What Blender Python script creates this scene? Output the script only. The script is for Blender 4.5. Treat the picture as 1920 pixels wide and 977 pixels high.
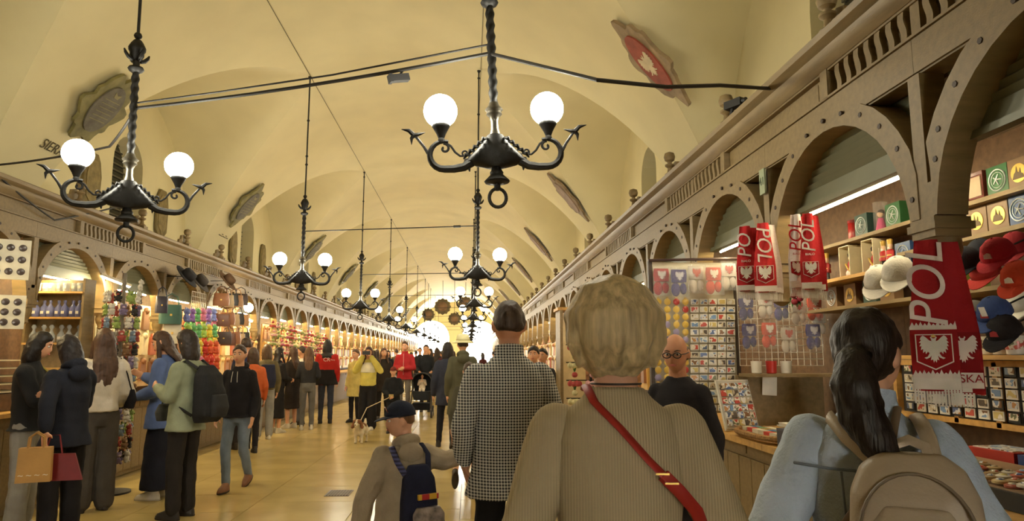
import bpy, math, random
import numpy as np
from mathutils import Matrix, Vector, Euler
random.seed(7); rng = np.random.default_rng(7)
PI = math.pi
scene = bpy.context.scene
COL = scene.collection
for _o in list(bpy.data.objects): bpy.data.objects.remove(_o)

# ------------------------------------------------------------------ camera
F_PX = 1300.0; CZ = 1.47
PITCH = math.atan(179.5 / F_PX); YAW = math.atan(80.0 / F_PX * math.cos(PITCH))
cam_d = bpy.data.cameras.new('camera'); cam = bpy.data.objects.new('camera', cam_d); COL.objects.link(cam)
cam.location = (0, 0, CZ); cam.rotation_euler = (PI / 2 + PITCH, 0, -YAW)
cam_d.sensor_fit = 'HORIZONTAL'; cam_d.sensor_width = 36.0; cam_d.lens = 36.0 * F_PX / 1920.0
cam_d.clip_start = 0.05; cam_d.clip_end = 400
scene.camera = cam

# ------------------------------------------------------------------ world, exposure
world = bpy.data.worlds.new('world'); scene.world = world; world.use_nodes = True
_bg = world.node_tree.nodes['Background']; _bg.inputs[0].default_value = (1.0, 0.95, 0.80, 1); _bg.inputs[1].default_value = 55.0
scene.view_settings.view_transform = 'Standard'; scene.view_settings.look = 'None'
scene.view_settings.gamma = 1.0; scene.view_settings.use_curve_mapping = False
scene.view_settings.exposure = -0.05
scene.cycles.use_denoising = True; scene.cycles.max_bounces = 6; scene.cycles.diffuse_bounces = 3
scene.cycles.sample_clamp_indirect = 4.0
GLOBE_E = 104.0      # strength of the chandelier globes
TUBE_E = 115.0       # strength of the stall tubes

# camera frame: pixel of the 1920x977 photograph -> point of the place at a known depth
_fw = (math.sin(YAW) * math.cos(PITCH), math.cos(YAW) * math.cos(PITCH), math.sin(PITCH))
_rt = (math.cos(YAW), -math.sin(YAW), 0.0)
_up = (_rt[1] * _fw[2] - _rt[2] * _fw[1], _rt[2] * _fw[0] - _rt[0] * _fw[2], _rt[0] * _fw[1] - _rt[1] * _fw[0])
def _ray(x, y):
    a = (x - 960) / F_PX; b = (488.5 - y) / F_PX
    return [_fw[i] + a * _rt[i] + b * _up[i] for i in range(3)]
def AY(x, y, Y): d = _ray(x, y); t = Y / d[1]; return Vector((d[0] * t, Y, CZ + d[2] * t))
def AX(x, y, X): d = _ray(x, y); t = X / d[0]; return Vector((X, d[1] * t, CZ + d[2] * t))
def AZ(x, y, Z): d = _ray(x, y); t = (Z - CZ) / d[2]; return Vector((d[0] * t, d[1] * t, Z))

# ------------------------------------------------------------------ materials
def lin(c):
    out = []
    for v in c[:3]:
        v /= 255.0
        out.append(v / 12.92 if v <= 0.04045 else ((v + 0.055) / 1.055) ** 2.4)
    return (*out, 1.0)
_mats = {}
def M(name, col=(128, 128, 128), rough=0.6, metal=0.0, ns=6.0, na=0.18, bump=0.0, bs=40.0, stretch=(1, 1, 1), emit=0.0, ecol=None, alpha=1.0, trans=0.0, spec=0.5, coat=0.0):
    """procedural principled material: noise-varied colour, optional noise relief"""
    if name in _mats: return _mats[name]
    m = bpy.data.materials.new(name); m.use_nodes = True; nt = m.node_tree; N = nt.nodes; L = nt.links
    b = N['Principled BSDF']; c = lin(col)
    b.inputs['Roughness'].default_value = rough; b.inputs['Metallic'].default_value = metal
    b.inputs['Specular IOR Level'].default_value = spec
    if coat: b.inputs['Coat Weight'].default_value = coat
    if trans: b.inputs['Transmission Weight'].default_value = trans
    if alpha < 1: b.inputs['Alpha'].default_value = alpha
    tc = N.new('ShaderNodeTexCoord'); mp = N.new('ShaderNodeMapping'); mp.inputs['Scale'].default_value = stretch
    L.new(tc.outputs['Object'], mp.inputs['Vector'])
    if na > 0:
        n = N.new('ShaderNodeTexNoise'); n.inputs['Scale'].default_value = ns; n.inputs['Detail'].default_value = 4
        L.new(mp.outputs[0], n.inputs['Vector'])
        r = N.new('ShaderNodeMapRange'); r.inputs[1].default_value = 0.3; r.inputs[2].default_value = 0.7
        r.inputs[3].default_value = 1 - na; r.inputs[4].default_value = 1 + na
        L.new(n.outputs[0], r.inputs[0])
        mx = N.new('ShaderNodeVectorMath'); mx.operation = 'SCALE'; mx.inputs[0].default_value = c[:3]
        L.new(r.outputs[0], mx.inputs['Scale']); L.new(mx.outputs[0], b.inputs['Base Color'])
    else: b.inputs['Base Color'].default_value = c
    if bump > 0:
        n2 = N.new('ShaderNodeTexNoise'); n2.inputs['Scale'].default_value = bs; n2.inputs['Detail'].default_value = 3
        L.new(mp.outputs[0], n2.inputs['Vector'])
        bp = N.new('ShaderNodeBump'); bp.inputs['Strength'].default_value = bump; bp.inputs['Distance'].default_value = 0.01
        L.new(n2.outputs[0], bp.inputs['Height']); L.new(bp.outputs[0], b.inputs['Normal'])
    if emit:
        b.inputs['Emission Color'].default_value = lin(ecol or col); b.inputs['Emission Strength'].default_value = emit
    _mats[name] = m; return m
def paint(col, rough=0.55, key=''):
    return M('paint_%02x%02x%02x%s' % (*[int(v) for v in col], key), col, rough, na=0.10, ns=9)
def cloth(col, rough=0.9):
    return M('cloth_%02x%02x%02x' % tuple(int(v) for v in col), col, rough, na=0.16, ns=7, bump=0.25, bs=90, spec=0.2)
def stripes(name, ca, cb, scale, axis='z', rough=0.5, bump=0.0, duty=0.5, cc=None):
    """two-colour stripes along an object axis; with cc a woven check of x and z stripes"""
    m = bpy.data.materials.new(name); m.use_nodes = True; nt = m.node_tree; N = nt.nodes; L = nt.links
    b = N['Principled BSDF']; b.inputs['Roughness'].default_value = rough; b.inputs['Specular IOR Level'].default_value = 0.25
    tc = N.new('ShaderNodeTexCoord'); sp = N.new('ShaderNodeSeparateXYZ'); L.new(tc.outputs['Object'], sp.inputs[0])
    def wave(ax, d):
        mu = N.new('ShaderNodeMath'); mu.operation = 'MULTIPLY'; mu.inputs[1].default_value = scale; L.new(sp.outputs['xyz'.index(ax)], mu.inputs[0])
        fr = N.new('ShaderNodeMath'); fr.operation = 'FRACT'; L.new(mu.outputs[0], fr.inputs[0])
        gt = N.new('ShaderNodeMath'); gt.operation = 'GREATER_THAN'; gt.inputs[1].default_value = d; L.new(fr.outputs[0], gt.inputs[0])
        return gt, fr
    g, fr = wave(axis, duty)
    if cc is None:
        mx = N.new('ShaderNodeMix'); mx.data_type = 'RGBA'; mx.inputs[6].default_value = lin(ca); mx.inputs[7].default_value = lin(cb)
        L.new(g.outputs[0], mx.inputs[0]); L.new(mx.outputs[2], b.inputs['Base Color'])
    else:
        g2, _ = wave(cc, duty)
        ad = N.new('ShaderNodeMath'); ad.operation = 'ADD'; L.new(g.outputs[0], ad.inputs[0]); L.new(g2.outputs[0], ad.inputs[1])
        hv = N.new('ShaderNodeMath'); hv.operation = 'MULTIPLY'; hv.inputs[1].default_value = 0.5; L.new(ad.outputs[0], hv.inputs[0])
        mx = N.new('ShaderNodeMix'); mx.data_type = 'RGBA'; mx.inputs[6].default_value = lin(ca); mx.inputs[7].default_value = lin(cb)
        L.new(hv.outputs[0], mx.inputs[0]); L.new(mx.outputs[2], b.inputs['Base Color'])
    if bump:
        sn = N.new('ShaderNodeMath'); sn.operation = 'PINGPONG'; sn.inputs[1].default_value = 0.5; L.new(fr.outputs[0], sn.inputs[0])
        bp = N.new('ShaderNodeBump'); bp.inputs['Strength'].default_value = bump; bp.inputs['Distance'].default_value = 0.004
        L.new(sn.outputs[0], bp.inputs['Height']); L.new(bp.outputs[0], b.inputs['Normal'])
    return m
def emitter(name, col, strength):
    m = bpy.data.materials.new(name); m.use_nodes = True; nt = m.node_tree
    e = nt.nodes.new('ShaderNodeEmission'); e.inputs[0].default_value = lin(col); e.inputs[1].default_value = strength
    nt.links.new(e.outputs[0], nt.nodes['Material Output'].inputs[0]); return m

PLASTER = M('plaster', (230, 217, 172), 0.9, ns=1.3, na=0.05, bump=0.08, bs=14)
WOOD = M('stall_wood', (130, 109, 72), 0.55, ns=5, na=0.16, bump=0.12, bs=30, stretch=(6, 1, 6))
WOOD_D = M('dark_wood', (100, 74, 50), 0.6, ns=5, na=0.25, stretch=(5, 1, 5))
WOOD_L = M('pale_wood', (196, 152, 84), 0.55, ns=5, na=0.2, stretch=(5, 1, 5))
PEG = M('peg_wood', (52, 34, 22), 0.6)
SHUT = M('shutter_metal', (112, 112, 88), 0.5, 0.1, na=0.08)
IRON = M('cast_iron', (26, 25, 24), 0.55, 0.25, ns=20, na=0.3, bump=0.15, bs=60)
SLAB = M('floor_stone', (188, 164, 104), 0.22, ns=1.6, na=0.14, bump=0.04, bs=6)
JOINT = M('floor_joint', (140, 120, 76), 0.7)
GLOBE = emitter('globe_glow', (255, 249, 226), GLOBE_E)
TUBE = emitter('tube_glow', (255, 236, 190), TUBE_E)
TUBE_W = emitter('warm_tube_glow', (255, 228, 168), TUBE_E * 2.0)
STONE = M('painted_stone', (168, 152, 112), 0.8, ns=8, na=0.2, bump=0.2, bs=20)
GLASS_D = M('window_pane', (58, 56, 48), 0.15, na=0.1)
SKIN = M('skin', (214, 160, 126), 0.55, na=0.06, ns=20)
SKIN_D = M('skin_tan', (196, 138, 104), 0.55, na=0.06, ns=20)
PLASTIC = M('clear_wrap', (235, 235, 235), 0.10, na=0.0, alpha=0.10)
GOLD = M('gold_print', (226, 188, 96), 0.35, 0.4, na=0.1)
WHITE = paint((236, 230, 216)); BLACK = paint((24, 23, 24)); RED = paint((188, 34, 34))

# ------------------------------------------------------------------ mesh helpers
class MB:
    def __init__(s): s.v = []; s.f = []; s.mi = []
    def add(s, vs, fs, m=0, mat=None):
        o = len(s.v)
        for p in vs:
            p = Vector(p); s.v.append(tuple(mat @ p if mat else p))
        for f in fs: s.f.append([i + o for i in f]); s.mi.append(m)
        return s
    def box(s, c, d, m=0, mat=None, tap=1.0):
        x, y, z = c; a, b, h = d[0] / 2, d[1] / 2, d[2] / 2
        vs = [(x + i * a * (tap if k > 0 else 1), y + j * b * (tap if k > 0 else 1), z + k * h) for k in (-1, 1) for j in (-1, 1) for i in (-1, 1)]
        return s.add(vs, [(0, 2, 3, 1), (4, 5, 7, 6), (0, 1, 5, 4), (2, 6, 7, 3), (0, 4, 6, 2), (1, 3, 7, 5)], m, mat)
    def loft(s, rings, m=0, mat=None, cap=True, close=True):
        n = len(rings[0]); vs = [p for r in rings for p in r]; fs = []
        for i in range(len(rings) - 1):
            for j in range(n if close else n - 1):
                k = (j + 1) % n; fs.append((i * n + j, i * n + k, (i + 1) * n + k, (i + 1) * n + j))
        if cap: fs.append(tuple(range(n))[::-1]); fs.append(tuple(range((len(rings) - 1) * n, len(rings) * n)))
        return s.add(vs, fs, m, mat)
    def lathe(s, prof, c=(0, 0, 0), n=14, m=0, mat=None, cap=True):
        return s.loft([[(c[0] + r * math.cos(2 * PI * j / n), c[1] + r * math.sin(2 * PI * j / n), c[2] + z) for j in range(n)] for r, z in prof], m, mat, cap)
    def ring(s, rings, m=0, n=20, mat=None, e=2.0):
        """stack of super-ellipse rings (cx, cy, z, rx, ry)"""
        out = []
        for cx, cy, z, rx, ry in rings:
            r = []
            for j in range(n):
                a = 2 * PI * j / n; ca, sa = math.cos(a), math.sin(a)
                r.append((cx + rx * math.copysign(abs(ca) ** (2 / e), ca), cy + ry * math.copysign(abs(sa) ** (2 / e), sa), z))
            out.append(r)
        return s.loft(out, m, mat)
    def tube(s, pts, rad, n=8, m=0, mat=None, flat=1.0, up=None):
        pts = [Vector(p) for p in pts]; k = len(pts)
        if not hasattr(rad, '__len__'): rad = [rad] * k
        T = [(pts[min(i + 1, k - 1)] - pts[max(i - 1, 0)]).normalized() for i in range(k)]
        u = Vector(up) if up else (Vector((0, 0, 1)) if abs(T[0].z) < 0.9 else Vector((1, 0, 0)))
        rings = []
        for i in range(k):
            u = u - T[i] * u.dot(T[i])
            if u.length < 1e-5: u = T[i].orthogonal()
            u.normalize(); w = T[i].cross(u)
            rings.append([tuple(pts[i] + u * (rad[i] * flat * math.cos(2 * PI * j / n)) + w * (rad[i] * math.sin(2 * PI * j / n))) for j in range(n)])
        return s.loft(rings, m, mat)
    def cone(s, a, b, ra, rb, n=10, m=0, mat=None):
        """limb: tapered tube with rounded ends"""
        a, b = Vector(a), Vector(b); d = (b - a).normalized(); P = []; R = []
        for t in (-1, -0.85, -0.5): P.append(a + d * ra * t); R.append(max(ra * math.sqrt(max(0, 1 - t * t)), ra * 0.05))
        P.append(a); R.append(ra); P.append(b); R.append(rb)
        for t in (0.5, 0.85, 1): P.append(b + d * rb * t); R.append(max(rb * math.sqrt(max(0, 1 - t * t)), rb * 0.05))
        return s.tube(P, R, n, m, mat)
    def ell(s, c, r, nu=12, nv=8, m=0, mat=None):
        c = Vector(c); r = r if hasattr(r, '__len__') else (r, r, r)
        rings = []
        for i in range(nv + 1):
            t = PI * i / nv; st = max(math.sin(t), 0.02)
            rings.append([(c.x + r[0] * st * math.cos(2 * PI * j / nu), c.y + r[1] * st * math.sin(2 * PI * j / nu), c.z - r[2] * math.cos(t)) for j in range(nu)])
        return s.loft(rings, m, mat)
    def prism(s, poly, h, m=0, mat=None):
        """polygon in xy extruded from z=0 to z=h"""
        n = len(poly); vs = [(x, y, 0) for x, y in poly] + [(x, y, h) for x, y in poly]
        fs = [tuple(range(n))[::-1], tuple(range(n, 2 * n))] + [(i, (i + 1) % n, n + (i + 1) % n, n + i) for i in range(n)]
        return s.add(vs, fs, m, mat)
    def mesh(s, name='mesh', mats=(), smooth=40):
        me = bpy.data.meshes.new(name); me.from_pydata(s.v, [], s.f)
        for m in mats: me.materials.append(m)
        if s.f:
            me.polygons.foreach_set('material_index', s.mi)
            if smooth:
                me.polygons.foreach_set('use_smooth', [True] * len(s.f)); me.update()
                if smooth < 180: me.set_sharp_from_angle(angle=math.radians(smooth))
        me.update(); return me
def tag(o, label=None, cat=None, group=None, kind=None):
    if label: o['label'] = label
    if cat: o['category'] = cat
    if group: o['group'] = group
    if kind: o['kind'] = kind
    return o
def O(name, mb, mats, parent=None, label=None, cat=None, group=None, kind=None, loc=(0, 0, 0), rot=(0, 0, 0), smooth=40):
    if not isinstance(mats, (list, tuple)): mats = [mats]
    me = mb.mesh(name, mats, smooth) if isinstance(mb, MB) else mb
    o = bpy.data.objects.new(name, me); COL.objects.link(o); o.location = loc; o.rotation_euler = rot
    if parent: o.parent = parent
    return tag(o, label, cat, group, kind)
def E(name, loc=(0, 0, 0), rz=0.0, label=None, cat=None, group=None, kind=None, scale=1.0, rot=None):
    o = bpy.data.objects.new(name, None); COL.objects.link(o); o.location = loc
    o.rotation_euler = rot if rot else (0, 0, rz); o.scale = (scale,) * 3; o.empty_display_size = 0.1
    return tag(o, label, cat, group, kind)
def kids(o): return [c for c in o.children]
def copy_tree(o, parent=None, loc=None, rot=None, label=None, group=None):
    c = o.copy(); COL.objects.link(c)
    if parent: c.parent = parent
    for ch in kids(o): copy_tree(ch, c)
    if loc is not None: c.location = loc
    if rot is not None: c.rotation_euler = rot
    if label: c['label'] = label
    if group: c['group'] = group
    return c
def soft(o, voxel=0.01, it=6, noise=0.0, nsize=0.12):
    """fuse the overlapping closed shapes of a mesh into one continuous skin"""
    r = o.modifiers.new('remesh', 'REMESH'); r.mode = 'VOXEL'; r.voxel_size = voxel; r.use_smooth_shade = True
    if it: s = o.modifiers.new('smooth', 'SMOOTH'); s.factor = 0.5; s.iterations = it
    if noise:
        key = 'folds_%d' % int(nsize * 1000)
        t = bpy.data.textures.get(key) or bpy.data.textures.new(key, 'CLOUDS')
        t.noise_scale = nsize; t.noise_depth = 1
        d = o.modifiers.new('folds', 'DISPLACE'); d.texture = t; d.strength = noise; d.mid_level = 0.5; d.texture_coords = 'GLOBAL'
    return o
def text_mesh(txt, size=0.1, depth=0.001, shear=0.0, bold=0.0, res=3):
    cu = bpy.data.curves.new('lettering', 'FONT'); cu.body = txt; cu.size = size; cu.extrude = depth; cu.align_x = 'CENTER'; cu.align_y = 'CENTER'
    cu.shear = shear; cu.offset = bold; cu.resolution_u = res
    o = bpy.data.objects.new('lettering', cu); COL.objects.link(o)
    dg = bpy.context.evaluated_depsgraph_get(); me = bpy.data.meshes.new_from_object(o.evaluated_get(dg))
    bpy.data.objects.remove(o); bpy.data.curves.remove(cu); me.name = 'lettering'; return me
def with_mat(me, m): me.materials.clear(); me.materials.append(m); return me
# ================================================================== the hall
XC, HALF = -1.2, 4.05              # hall axis and half width
YB, YE = -38.0, 60.0
BAY = 5.8; BAY0 = 10.7             # vault bays; a lunette is centred on each chandelier pair
CREASE, ZCREASE, ZCROWN, ZSPR = 1.34, 5.86, 6.08, 2.9
LW = 2.45                          # half width of a lunette at the wall
LX, RX = -4.3, 1.85                # faces of the two stall rows
PITCHS = 1.48
def zmain(t): return ZSPR + (ZCREASE - ZSPR) * max(0.0, 1 - t ** 1.45) ** 0.72
def zridge(t): return ZCREASE - 0.10 * t
def ygro(t):
    a = (zmain(t) - ZSPR) / (zridge(t) - ZSPR); return LW * math.sqrt(max(0.0, 1 - a * a))
fl = MB(); fl.box((XC, (YB + YE) / 2, -0.06), (2 * HALF + 0.6, YE - YB, 0.1))
floor = O('floor', fl, JOINT, kind='structure', label='pale yellow stone floor running the length of the hall')
sw, sl = 1.03, 0.86
slab_me = MB().box((0, 0, -0.012), (sw - 0.006, sl - 0.006, 0.024)).mesh('slab', [SLAB])
for i in range(6):
    for j in range(26):
        o = O('slab', slab_me, SLAB, floor, loc=(-3.68 + i * sw, 1.0 + j * sl + (0.43 if i % 2 else 0), 0))
rest = MB().box((XC, (23.5 + YE) / 2, -0.012), (2 * HALF, YE - 23.5, 0.024)).box((XC, (YB + 0.4) / 2, -0.012), (2 * HALF, 0.4 - YB, 0.024))
O('paving', rest, SLAB, floor, kind='stuff')
side = MB().box((XC - HALF / 2 - 2.1, 12, -0.013), (1.9, 25, 0.024)).box((RX + 0.68, 12, -0.013), (0.9, 25, 0.024))
O('paving', side, SLAB, floor, kind='stuff')

# vault: flat-crowned barrel with deep lunettes, groins meeting at the chandelier rods
va = MB(); NT, NS, NM = 22, 14, 5
nb0 = int(math.floor((YB - BAY0) / BAY)); nb1 = int(math.ceil((YE - BAY0) / BAY))
ts = [(i / NT) ** 1.35 for i in range(NT + 1)]
for b in range(nb0, nb1 + 1):
    yc = BAY0 + b * BAY
    for sgn in (-1, 1):
        X = lambda t: XC + sgn * (CREASE + t * (HALF - CREASE))
        rows = []
        for t in ts:
            g = max(ygro(t), 0.002); rows.append([(X(t), yc + g * (2 * k / NS - 1), ZSPR + (zridge(t) - ZSPR) * math.sqrt(max(0, 1 - (g * (2 * k / NS - 1) / LW) ** 2))) for k in range(NS + 1)])
        va.loft(rows, cap=False, close=False)
        for dr in (-1, 1):
            rows = []
            for t in ts:
                g = max(ygro(t), 0.002); z = zmain(t)
                rows.append([(X(t), yc + dr * (g + (BAY / 2 - g) * k / NM), z) for k in range(NM + 1)])
            va.loft(rows, cap=False, close=False)
rows = []
for k in range(13):
    u = k / 6 - 1; rows.append([(XC + u * CREASE, y, ZCREASE + (ZCROWN - ZCREASE) * (1 - u * u)) for y in (YB - 4, 20, 40, YE + 4)])
va.loft(rows, cap=False, close=False)
O('ceiling', va, PLASTER, kind='structure', label='cream plaster vault with lunettes', smooth=25)
cd = MB()
for sgn in (-1, 1): cd.tube([(XC + sgn * CREASE, y, ZCREASE - 0.012) for y in (YB, 20, 40, YE)], 0.005, 6)
O('trim_3', cd, M('conduit', (110, 98, 70), 0.6), kind='structure', label='thin conduits along the vault creases')

# side walls with an arched window under each lunette
WW, WZ0, WZ1 = 0.46, 3.25, 4.35
def side_wall(name, X, sgn):
    mb = MB()
    for b in range(nb0, nb1 + 1):
        yc = BAY0 + b * BAY; n = 12
        y0, y1 = yc - BAY / 2, yc + BAY / 2
        P = lambda y, z, d=0.0: (X + sgn * d, y, z)
        mb.add([P(y0, 0), P(y1, 0), P(y1, WZ0), P(y0, WZ0)], [(0, 1, 2, 3)])
        mb.add([P(y0, WZ0), P(yc - WW, WZ0), P(yc - WW, WZ1), P(y0, WZ1)], [(0, 1, 2, 3)])
        mb.add([P(yc + WW, WZ0), P(y1, WZ0), P(y1, WZ1), P(yc + WW, WZ1)], [(0, 1, 2, 3)])
        arc = [(yc - WW * math.cos(PI * i / n), WZ1 + WW * 1.0 * math.sin(PI * i / n)) for i in range(n + 1)]
        pts = [(y0, WZ1)] + arc + [(y1, WZ1)]
        for i in range(len(pts) - 1):
            a, c = pts[i], pts[i + 1]; mb.add([P(*a), P(*c), P(c[0], 6.0), P(a[0], 6.0)], [(0, 1, 2, 3)])
        edge = [(yc - WW, WZ0)] + arc + [(yc + WW, WZ0)]
        for i in range(len(edge)):
            a, c = edge[i], edge[(i + 1) % len(edge)]; mb.add([P(*a), P(*c), P(*c, 0.34), P(*a, 0.34)], [(0, 1, 2, 3)])
    w = O(name, mb, PLASTER, kind='structure', label='cream plaster side wall behind the stalls', smooth=0)
    k = 0
    for b in range(nb0, nb1 + 1):
        yc = BAY0 + b * BAY; n = 10; k += 1
        arc = [(-WW, WZ0 - 4)] ; poly = [(WW, WZ0), *[(WW * math.cos(PI * i / n), WZ1 + WW * math.sin(PI * i / n)) for i in range(n + 1)], (-WW, WZ0)]
        T = Matrix.Translation((X + sgn * 0.30, yc, 0)) @ Matrix(((0, 0, sgn, 0), (1, 0, 0, 0), (0, 1, 0, 0), (0, 0, 0, 1)))
        wn = E('window_%d' % (k + (30 if sgn > 0 else 0)), kind='structure', label='arched window in the side wall with dark slatted panes')
        O('pane', MB().prism(poly, 0.02, 0, T), GLASS_D, wn)
        for z in np.arange(WZ0 + 0.1, WZ1 + WW - 0.05, 0.1):
            hw = WW if z < WZ1 else math.sqrt(max(0.01, WW ** 2 - (z - WZ1) ** 2))
            O('slat', MB().box((X + sgn * 0.285, yc, z), (0.02, 2 * hw, 0.022)), M('slat_grey', (104, 98, 78), 0.6), wn)
    return w
side_wall('wall_left', XC - HALF, -1); side_wall('wall_right', XC + HALF, 1)

# end walls with two tall arched openings to the daylight
def end_wall(name, Y, th, ops):
    mb = MB(); n = 16
    for z in (0,):
        xs = XC - HALF - 0.5
        for (c, r, spr) in ops:
            for d in (0, th):
                mb.add([(xs, Y + d, 0), (c - r, Y + d, 0), (c - r, Y + d, 7), (xs, Y + d, 7)], [(0, 1, 2, 3)])
                arc = [(c - r * math.cos(PI * i / n), spr + r * math.sin(PI * i / n)) for i in range(n + 1)]
                for a, b in zip(arc[:-1], arc[1:]): mb.add([(a[0], Y + d, a[1]), (b[0], Y + d, b[1]), (b[0], Y + d, 7), (a[0], Y + d, 7)], [(0, 1, 2, 3)])
            edge = [(c - r, 0)] + arc + [(c + r, 0)]
            for a, b in zip(edge[:-1], edge[1:]): mb.add([(a[0], Y, a[1]), (b[0], Y, b[1]), (b[0], Y + th, b[1]), (a[0], Y + th, a[1])], [(0, 1, 2, 3)])
            xs = c + r
        for d in (0, th): mb.add([(xs, Y + d, 0), (XC + HALF + 0.5, Y + d, 0), (XC + HALF + 0.5, Y + d, 7), (xs, Y + d, 7)], [(0, 1, 2, 3)])
    return O(name, mb, PLASTER, kind='structure', label='plaster end wall with arched openings', smooth=0)
end_wall('wall_far', YE, 0.6, [(XC - 2.05, 1.5, 3.0), (XC + 2.05, 1.5, 3.0)])
end_wall('wall_near_offscreen', YB - 0.6, 0.6, [(XC - 2.05, 1.5, 3.0), (XC + 2.05, 1.5, 3.0)])

# ================================================================== cornices (one continuous moulding per row)
prof = [(0.0, 2.96), (-0.03, 2.985), (-0.05, 3.01), (-0.055, 3.03), (-0.03, 3.035), (-0.03, 3.05), (-0.075, 3.075), (-0.085, 3.105), (-0.06, 3.12), (0.14, 3.12), (0.14, 2.96)]
for nm, X, s in (('trim_1', RX, 1), ('trim_2', LX, -1)):
    O(nm, MB().loft([[(X + s * a, y, z) for a, z in prof] for y in (YB + 1, 25, YE - 0.1)]), WOOD, kind='structure', label='long moulded wooden cornice on top of the stall row', smooth=30)

# ================================================================== stall fronts: local frame x along the row, y into the stall, z up
RI, RO, ZC = 0.655, 0.77, 1.985     # arch radii and centre height
def arch_ring_mb():
    mb = MB(); n = 20; f = []; pts = []
    lim = lambda z: 0.675 if z < 2.30 else 0.70
    outer = lambda a: (lambda x, z: (min(max(x, -lim(z)), 0.715), z))(RO * math.cos(a), min(ZC + RO * math.sin(a), 2.665))
    inn = [(RI, 2.03)] + [(RI * math.cos(PI * i / n), max(2.031, ZC + RI * math.sin(PI * i / n))) for i in range(n + 1)] + [(-RI, 2.03)]
    out = [(0.715, 2.03)] + [(lambda q: (q[0], max(2.031, q[1])))(outer(PI * i / n)) for i in range(n + 1)] + [(-0.675, 2.03)]
    rings = [[(i[0], 0.0, i[1]), (o[0], 0.0, o[1]), (o[0], 0.13, o[1]), (i[0], 0.13, i[1])] for i, o in zip(inn, out)]
    return mb.loft(rings)
arch_me = arch_ring_mb().mesh('arch', [WOOD], 30)
beam_me = MB().box((0, 0.075, 2.724), (PITCHS - 0.002, 0.13, 0.15)).box((0, 0.07, 2.655), (PITCHS - 0.002, 0.10, 0.03)).mesh('beam', [WOOD])
post_mb = MB()
post_mb.box((0, 0.06, 2.389), (0.075, 0.11, 0.50)).box((0, 0.07, 2.06), (0.125, 0.13, 0.22))
post_mb.box((0, 0.07, 2.015), (0.15, 0.155, 0.02)).box((0, 0.07, 1.99), (0.175, 0.17, 0.03)).box((0, 0.07, 1.96), (0.145, 0.15, 0.03))
post_mb.lathe([(0.07, 1.945), (0.074, 1.90), (0.062, 1.86), (0.045, 1.82), (0.05, 1.80), (0.03, 1.785), (0.01, 1.775)], (0, 0.07, 0), 12)
post_me = post_mb.mesh('post', [WOOD])
peg_me = MB().lathe([(0.013, -0.022), (0.013, 0.004)], n=6, mat=Matrix.Rotation(PI / 2, 4, 'X')).mesh('peg', [PEG])
SHZ = 2.33
sh_slat_me = MB().box((0, 0, 0), (2 * RI + 0.06, 0.008, 0.036)).mesh('slat', [SHUT])
shut_me = MB().box((0, 0.13, SHZ + 0.045), (2 * RI + 0.06, 0.014, 0.09)).box((0, 0.122, SHZ - 0.006), (2 * RI + 0.06, 0.05, 0.03)).mesh('bottom_rail', [SHUT])
shut_far_me = MB().box((0, 0.13, SHZ + 0.16), (2 * RI + 0.06, 0.014, 0.32)).mesh('curtain', [stripes('shutter_lines', (112, 112, 88), (104, 104, 82), 22, 'z', 0.5, 0.8, 0.72)])
back_me = MB().box((0, 0.86, 1.35), (PITCHS - 0.002, 0.03, 2.7)).box((0, 0.86 - 0.34, SHZ + 0.34), (PITCHS - 0.002, 0.66, 0.02)).mesh('back_panel', [WOOD_D])
tube_me = MB().tube([(-0.58, 0.19, SHZ - 0.015), (0.58, 0.19, SHZ - 0.015)], 0.009, 6).mesh('tube', [TUBE])
tubew_me = MB().tube([(-0.58, 0.19, SHZ - 0.018), (0.58, 0.19, SHZ - 0.018)], 0.011, 6).mesh('tube', [TUBE_W])
tubeb_me = MB().box((0, 0.19, SHZ + 0.008), (1.2, 0.04, 0.02)).mesh('batten', [WHITE])
ctop_me = MB().box((0, 0.26, 0.93), (PITCHS - 0.004, 0.72, 0.04)).mesh('worktop', [WOOD_L])
cbody_mb = MB().box((0, 0.30, 0.455), (PITCHS - 0.01, 0.56, 0.91))
for i in (-1, 0, 1): cbody_mb.box((i * 0.47, 0.016, 0.86), (0.45, 0.02, 0.07))
cbody_me = cbody_mb.mesh('body', [WOOD])
cpan_me = MB().box((0, 0.012, 0.43), (0.20, 0.02, 0.74)).mesh('plank', [WOOD])

def stall(row, k, Yc, near, label, lit=True, group=None):
    X = RX if row == 'R' else LX; rz = -PI / 2 if row == 'R' else PI / 2
    # local x along the row, local +y into the stall
    st = E('market_stall', (X, Yc, 0), rz, label, 'market stall', group)
    O('arch', arch_me, WOOD, st); O('beam', beam_me, WOOD, st)
    O('post', post_me, WOOD, st, loc=(PITCHS / 2, 0, 0)); O('back_panel', back_me, WOOD_D, st)
    if near:
        sh = O('shutter', shut_me, SHUT, st)
        for i in range(9):
            z = SHZ + 0.11 + i * 0.036; O('slat', sh_slat_me, SHUT, sh, loc=(0, 0.13, z), rot=(0.55, 0, 0))
        for a in np.linspace(32, 148, 9):
            O('peg', peg_me, PEG, st, loc=((RO - 0.055) * math.cos(math.radians(a)), 0, ZC + (RO - 0.055) * math.sin(math.radians(a))))
        for dx, pz in ((-0.638, 2.25), (0.68, 2.12)): O('peg', peg_me, PEG, st, loc=(dx, 0, pz))
    else: O('shutter', shut_far_me, None or _mats['shutter_metal'], st)
    if lit: O('tube', tube_me if row == 'R' else tubew_me, TUBE, st)
    O('batten', tubeb_me, WHITE, st)
    return st
def counter(st, near):
    c = O('counter', cbody_me, WOOD, st); O('worktop', ctop_me, WOOD_L, c)
    if near:
        for i in range(7): O('plank', cpan_me, WOOD, c, loc=(-0.624 + i * 0.208, 0, 0))
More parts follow.
